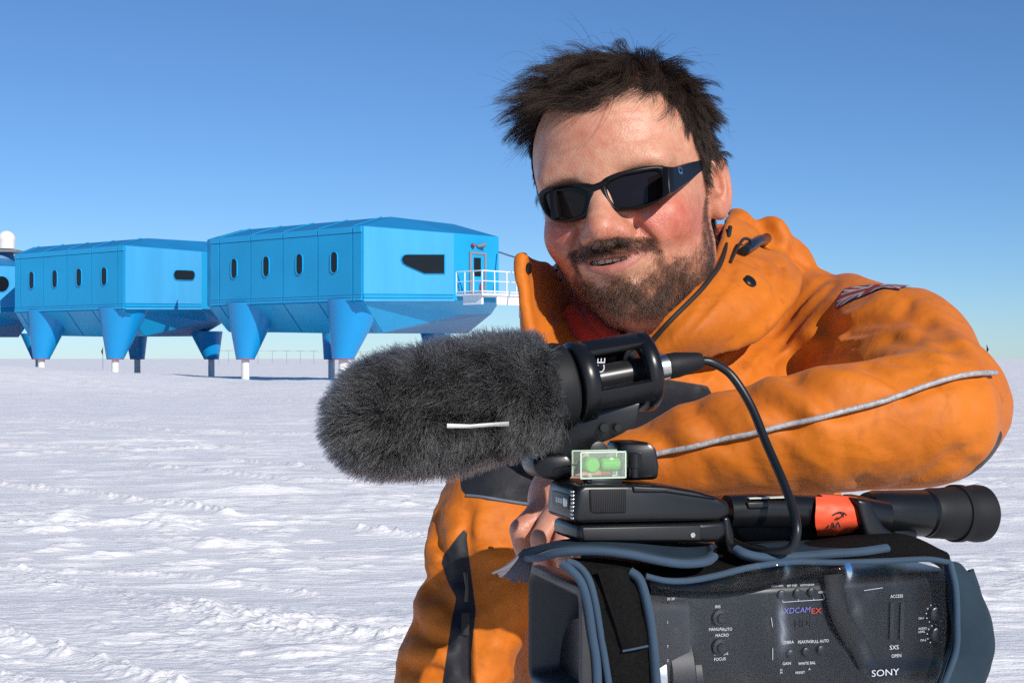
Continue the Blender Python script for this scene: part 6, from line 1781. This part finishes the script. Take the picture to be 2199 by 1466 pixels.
# ---- tripod below the frame
TP = empty('tripod', (0.17, 0.95, 0)); tag(TP, 'black camera tripod standing in the snow under the video camera', 'tripod')
lathe('head', Vector((0.17, 0.95, 1.03)), CZ, [(0, 0.03), (0.02, 0.045), (0.06, 0.045), (0.07, 0.05), (0.098, 0.05)], M_PLAST, TP, 32)
for k in range(3):
    t = math.radians(80 + 120 * k); e = Vector((0.17 + math.cos(t) * 0.42, 0.95 + math.sin(t) * 0.42, 0.0))
    tube('leg', [Vector((0.17 + math.cos(t) * 0.03, 0.95 + math.sin(t) * 0.03, 1.04)), e + Vector((0, 0, -0.05))], [0.016, 0.012], M_PLAST, TP, 12)
# ---- microphone in its furry wind cover, held in a cage clamped on the handle
MC = empty('microphone', P(1240, 1020, 0.93)); tag(MC, 'shotgun microphone with a grey furry windshield mounted above the video camera', 'microphone')
MA, MB = P(730, 914, 0.878), P(1460, 782, 0.948)
MX = (MB - MA).normalized()
def mt(px):  # distance along the axis for a photograph column
    lo, hi = -0.2, 0.6
    for _ in range(50):
        m = (lo + hi) / 2; q = MA + MX * m
        if 1099.5 + FPX * q.x / q.y < px: lo = m
        else: hi = m
    return lo
M_FURSKIN = mat('fur_backing', (0.012, 0.012, 0.013), 0.9)
t0, t1 = mt(722), mt(1172); FL = t1 - t0
prof = [(0.0, 0.0005), (0.003, 0.012), (0.010, 0.022), (0.022, 0.030), (0.045, 0.0335), (FL * 0.6, 0.0335), (FL * 0.9, 0.0325), (FL, 0.029), (FL + 0.001, 0.020)]
wind = lathe('windshield', MA + MX * t0, MX, prof, M_FURSKIN, MC, 48)
a, b = frame_of(MX)
a = np.array(a); b = np.array(b); X_ = np.array(MX); A_ = np.array(MA + MX * t0)
def fur(N, seed, lmin, lmax):
    r = np.random.default_rng(seed)
    ps = np.array(prof[:-1]); seg = np.hypot(np.diff(ps[:, 0]), np.diff(ps[:, 1])); area = seg * (ps[1:, 1] + ps[:-1, 1]) / 2
    c = np.cumsum(area); k = np.searchsorted(c, r.random(N) * c[-1]); u = r.random(N)
    s = ps[k, 0] + (ps[k + 1, 0] - ps[k, 0]) * u; rad = ps[k, 1] + (ps[k + 1, 1] - ps[k, 1]) * u
    ds = (ps[k + 1, 0] - ps[k, 0]) / seg[k]; dr = (ps[k + 1, 1] - ps[k, 1]) / seg[k]
    ph = r.random(N) * 2 * math.pi
    er = a[None] * np.cos(ph)[:, None] + b[None] * np.sin(ph)[:, None]; et = -a[None] * np.sin(ph)[:, None] + b[None] * np.cos(ph)[:, None]
    root = A_ + X_ * s[:, None] + er * rad[:, None]
    nn = er * ds[:, None] - X_ * dr[:, None]
    # tufts that lean together
    cl = fbm(root * 95, 2, 5); c2 = fbm(root * 95 + 40, 2, 6); c3_ = fbm(root * 30 + 9, 2, 7)
    d0 = nrm(nn + et * (0.40 * cl)[:, None] + X_ * (-0.15 + 0.40 * c2)[:, None] + r.normal(size=(N, 3)) * 0.16)
    d1 = nrm(nn * 0.55 + et * (0.85 * cl + 0.2 * c3_)[:, None] + X_ * (-0.35 + 0.8 * c2)[:, None] + np.array((-0.10, 0, -0.28)) + r.normal(size=(N, 3)) * 0.26)
    L = r.uniform(lmin, lmax, N) * (1 + 0.22 * c3_)
    return strands(root, d0, d1, L, 6, 0.22, seed + 1)
M_FUR = bpy.data.materials.new('grey_black_fur'); M_FUR.use_nodes = True
hairmat(M_FUR, [(0.0, (0.009, 0.0088, 0.0085)), (0.6, (0.033, 0.0315, 0.030)), (0.88, (0.088, 0.084, 0.079)), (1.0, (0.28, 0.27, 0.24))], 0.40)
fs_ = np.concatenate([fur(42000, 3, 0.0085, 0.0135), fur(9000, 9, 0.004, 0.009)])
fo = hair('fur', fs_, 0.00019, 0.00006, M_FUR, wind)
# white cloth tag stitched into the fur
M_TAG = mat('white_cloth_tag', (0.62, 0.60, 0.55), 0.8, bump=0.3, bscale=500, bdist=0.0005)
def fur_front(px, py, r):
    o = Vector((0, 0, CAMZ)); d = (P(px, py, 1.0) - o); w = o - MA
    d_ = d - MX * d.dot(MX); w_ = w - MX * w.dot(MX)
    A2 = d_.dot(d_); B2 = 2 * d_.dot(w_); C2 = w_.dot(w_) - r * r; D2 = B2 * B2 - 4 * A2 * C2
    return o + d * ((-B2 - math.sqrt(max(D2, 0))) / (2 * A2))
tg = [[fur_front(x, y, 0.0455) for x, y in ((960, 909), (985, 910), (1010, 911), (1035, 909), (1060, 907), (1093, 905))], [fur_front(x, y, 0.0462) for x, y in ((960, 914), (985, 915), (1010, 915), (1035, 913), (1060, 910), (1093, 905))], [fur_front(x, y, 0.0455) for x, y in ((960, 919), (985, 919), (1010, 919), (1035, 917), (1060, 915), (1093, 915))]]
def skin_simple(name, rows, m, parent):
    bm = bmesh.new(); R_ = [[bm.verts.new(p) for p in r_] for r_ in rows]; k_ = [[bm.verts.new(p + Vector((0, 0.0006, 0))) for p in r_] for r_ in rows]
    na, nb = len(rows), len(rows[0])
    for i in range(na - 1):
        for j in range(nb - 1):
            bm.faces.new((R_[i][j], R_[i][j + 1], R_[i + 1][j + 1], R_[i + 1][j])); bm.faces.new((k_[i][j], k_[i + 1][j], k_[i + 1][j + 1], k_[i][j + 1]))
    for i in range(na - 1):
        for j in (0, nb - 1): bm.faces.new((R_[i][j], R_[i + 1][j], k_[i + 1][j], k_[i][j]))
    for j in range(nb - 1):
        for i in (0, na - 1): bm.faces.new((R_[i][j], k_[i][j], k_[i][j + 1], R_[i][j + 1]))
    return bmlink(name, bm, m, parent, True, 60)
skin_simple('cloth_tag', tg, M_TAG, wind)
# rubber back end of the windshield
s0 = mt(1158)
lathe('end_cap', MA + MX * s0, MX, [(0, 0.0270), (0.002, 0.0285), (mt(1200) - s0, 0.0285), (mt(1212) - s0, 0.0275), (mt(1219) - s0, 0.0245), (mt(1219) - s0 + 0.0005, 0.012)], M_RUBBER, MC, 48)
# microphone body
s1 = mt(1205)
lathe('microphone_tube', MA + MX * s1, MX, [(0, 0.0085), (0.004, 0.0105), (0.012, 0.0105), (0.013, 0.0092), (mt(1395) - s1, 0.0092), (mt(1395) - s1 + 0.001, 0.0080)], mat('satin_black_metal', (0.016, 0.016, 0.017), 0.30, metal=0.0, spec=0.6), MC, 40)
# cage: two rings and four bars
def torus_ring(name, px0, px1, r0, r1, m=M_PLAST):
    s_, e_ = mt(px0), mt(px1); L = e_ - s_; k = 0.0018
    pr = [(k, r0), (0, r0 + k), (0, r1 - k), (k, r1), (L - k, r1), (L, r1 - k), (L, r0 + k), (L - k, r0), (k, r0)]
    return lathe(name, MA + MX * s_, MX, pr, m, MC, 56, 50, cap=False)
torus_ring('cage_ring', 1226, 1262, 0.0150, 0.0268); torus_ring('cage_ring', 1362, 1392, 0.0150, 0.0268)
torus_ring('cushion', 1222, 1240, 0.0100, 0.0160, M_RUBBER)
CAGE = []
fv = (-CVV - MX * (-CVV).dot(MX)).normalized(); uv = MX.cross(fv).normalized()
if uv.z < 0: uv = -uv
for ph in (-28, 62, 152, 242):
    ph = math.radians(ph); dr = fv * math.cos(ph) + uv * math.sin(ph)
    c_ = MA + MX * ((mt(1250) + mt(1375)) / 2) + dr * 0.0240
    R = Matrix((MX, dr, MX.cross(dr))).transposed()
    box('cage_bar', c_, ((mt(1375) - mt(1250)) / 2, 0.0026, 0.0075), M_PLAST, MC, R, 0.0018, 2)
# white print on the tube
pr_ = fur_front(1303, 800, 0.0093)
cu = bpy.data.curves.new('lettering', 'FONT'); cu.body = 'CE'; cu.size = 0.0085; cu.extrude = 0.0001
o = bpy.data.objects.new('lettering', cu); COL.objects.link(o)
up_ = (MX.cross(Vector((0, -1, 0)))).normalized()
R = Matrix((CZ * 1.0, -MX, CZ.cross(-MX))).transposed()
o.matrix_world = Matrix.Translation(pr_ + Vector((0, -0.0012, 0)) - MX * 0.002) @ Matrix((Vector((0.17, 0.0, 0.98)), -MX, Vector((0.17, 0, 0.98)).cross(-MX))).transposed().to_4x4()
me = bpy.data.meshes.new_from_object(o.evaluated_get(bpy.context.evaluated_depsgraph_get())); mw = o.matrix_world.copy(); bpy.data.objects.remove(o)
me.transform(mw); me.materials.clear(); link('lettering', me, M_WHITE, MC)
# plug and cable
s2 = mt(1392)
lathe('plug', MA + MX * s2, MX, [(0, 0.0088), (0.001, 0.0092), (mt(1414) - s2, 0.0092), (mt(1415) - s2, 0.0088), (mt(1430) - s2, 0.0088), (mt(1431) - s2, 0.0080)], M_METAL, MC, 32)
lathe('plug_boot', MA + MX * mt(1430), MX, [(0, 0.0080), (0.002, 0.0086), (0.008, 0.0086), (mt(1500) - mt(1430), 0.0058), (mt(1506) - mt(1430), 0.0050)], M_RUBBER, MC, 28)
cb = [MA + MX * mt(1500), P(1528, 778, 0.953), P(1570, 805, 0.956), P(1612, 870, 0.95), P(1645, 950, 0.935), P(1680, 1030, 0.915), P(1702, 1090, 0.90), P(1711, 1135, 0.89), P(1703, 1170, 0.89), P(1680, 1183, 0.892), P(1640, 1184, 0.90), P(1600, 1176, 0.915), P(1565, 1160, 0.93)]
tube('cable', catmull(cb, 8), 0.0030, M_CABLE, MC, 12)
# bracket down to the handle
def ppl(name, pts, d, th, m, bev=0.0015):
    p = [P(x, y, d) for x, y in pts]; k = len(p)
    bm = bmesh.new(); A_ = [bm.verts.new(q) for q in p]; B_ = [bm.verts.new(q + CVV * th) for q in p]
    bm.faces.new(A_); bm.faces.new(B_[::-1])
    for i in range(k): bm.faces.new((A_[i], B_[i], B_[(i + 1) % k], A_[(i + 1) % k]))
    bmesh.ops.recalc_face_normals(bm, faces=bm.faces)
    if bev: bmesh.ops.bevel(bm, geom=list(bm.edges), offset=bev, segments=2, affect='EDGES', profile=0.5)
    return bmlink(name, bm, m, MC, True, 45)
ppl('bracket', [(1232, 905), (1250, 880), (1376, 862), (1366, 912), (1340, 930), (1275, 960), (1230, 1000), (1180, 1012), (1160, 985), (1185, 960)], 0.918, 0.012, M_PLAST)
ppl('clamp', [(1148, 985), (1160, 975), (1215, 972), (1232, 990), (1230, 1030), (1190, 1032), (1160, 1025), (1146, 1005)], 0.915, 0.030, M_PLAST, 0.003)
ppl('clamp_block', [(1330, 952), (1345, 948), (1395, 948), (1412, 962), (1418, 1000), (1416, 1030), (1340, 1032), (1334, 990)], 0.905, 0.026, M_PLAST, 0.003)
lathe('thumb_screw', P(1362, 1024, 0.899), CZ, [(0, 0.003), (0.006, 0.003), (0.0062, 0.0045), (0.0150, 0.0045), (0.0155, 0.003)], M_PLAST, MC, 20)
lathe('thumb_screw', P(1283, 968, 0.905) , -CVV, [(0, 0.0062), (0.003, 0.0062), (0.0035, 0.0045)], M_PLAST2, MC, 24)
lathe('bolt', P(1296, 918, 0.914), -CVV, [(0, 0.0030), (0.0015, 0.0028)], M_RUBBER, MC, 14)
lathe('bolt', P(1325, 918, 0.914), -CVV, [(0, 0.0024), (0.0015, 0.0022)], M_RUBBER, MC, 14)

# ---- two-way bubble level in the accessory shoe
BL = empty('bubble_level', P(1285, 1040, 0.895)); tag(BL, 'small clear spirit level with green vials on the camera handle', 'spirit level')
M_ACR = bpy.data.materials.new('clear_acrylic'); M_ACR.use_nodes = True
n = M_ACR.node_tree.nodes; l = M_ACR.node_tree.links; bs = n['Principled BSDF']
bs.inputs['Base Color'].default_value = (0.85, 1.0, 0.82, 1); bs.inputs['Roughness'].default_value = 0.08; bs.inputs['Transmission Weight'].default_value = 0.35; bs.inputs['IOR'].default_value = 1.25; bs.inputs['Alpha'].default_value = 0.28
M_VIAL = mat('green_vial_fluid', (0.10, 0.45, 0.03), 0.12, spec=0.6)
M_BUB = mat('pale_bubble', (0.55, 0.85, 0.35), 0.1)
bc = P(1286, 996, 0.892)
M_EDGE = mat('polished_acrylic_edge', (0.55, 0.66, 0.52), 0.15, spec=0.6)
for e1_ in (-1, 1):
    for e2_ in (-1, 1):
        box('edge_bar', bc + CVV * (0.0078 * e1_) + CZ * (0.0080 * e2_), (0.0150, 0.00045, 0.00045), M_EDGE, BL, CROT)
        box('edge_bar', bc + CU * (0.0148 * e1_) - CVV * 0.0078 * e2_, (0.00045, 0.00045, 0.0080), M_EDGE, BL, CROT)
box('acrylic_block', bc, (0.0150, 0.0080, 0.0082), M_ACR, BL, CROT, 0.0008, 2)
lathe('vial', bc + CU * 0.0005 + CZ * -0.0002, CU, [(0, 0.0035), (0.001, 0.0045), (0.012, 0.0045), (0.013, 0.0035)], M_VIAL, BL, 20)
lathe('vial', bc - CU * 0.0065 - CVV * 0.0068 - CZ * 0.0002, CVV, [(0, 0.0040), (0.001, 0.0050), (0.013, 0.0050), (0.0135, 0.004)], M_VIAL, BL, 20)
lathe('bubble', bc + CU * 0.0055 - CVV * 0.0018 + CZ * 0.0026, CU, [(0, 0.0004), (0.0008, 0.0016), (0.0030, 0.0016), (0.0038, 0.0004)], M_BUB, BL, 12)
box('shoe_foot', bc + CU * 0.0025 - CZ * 0.0115, (0.0105, 0.0075, 0.0032), M_PLAST, BL, CROT, 0.0008, 2)
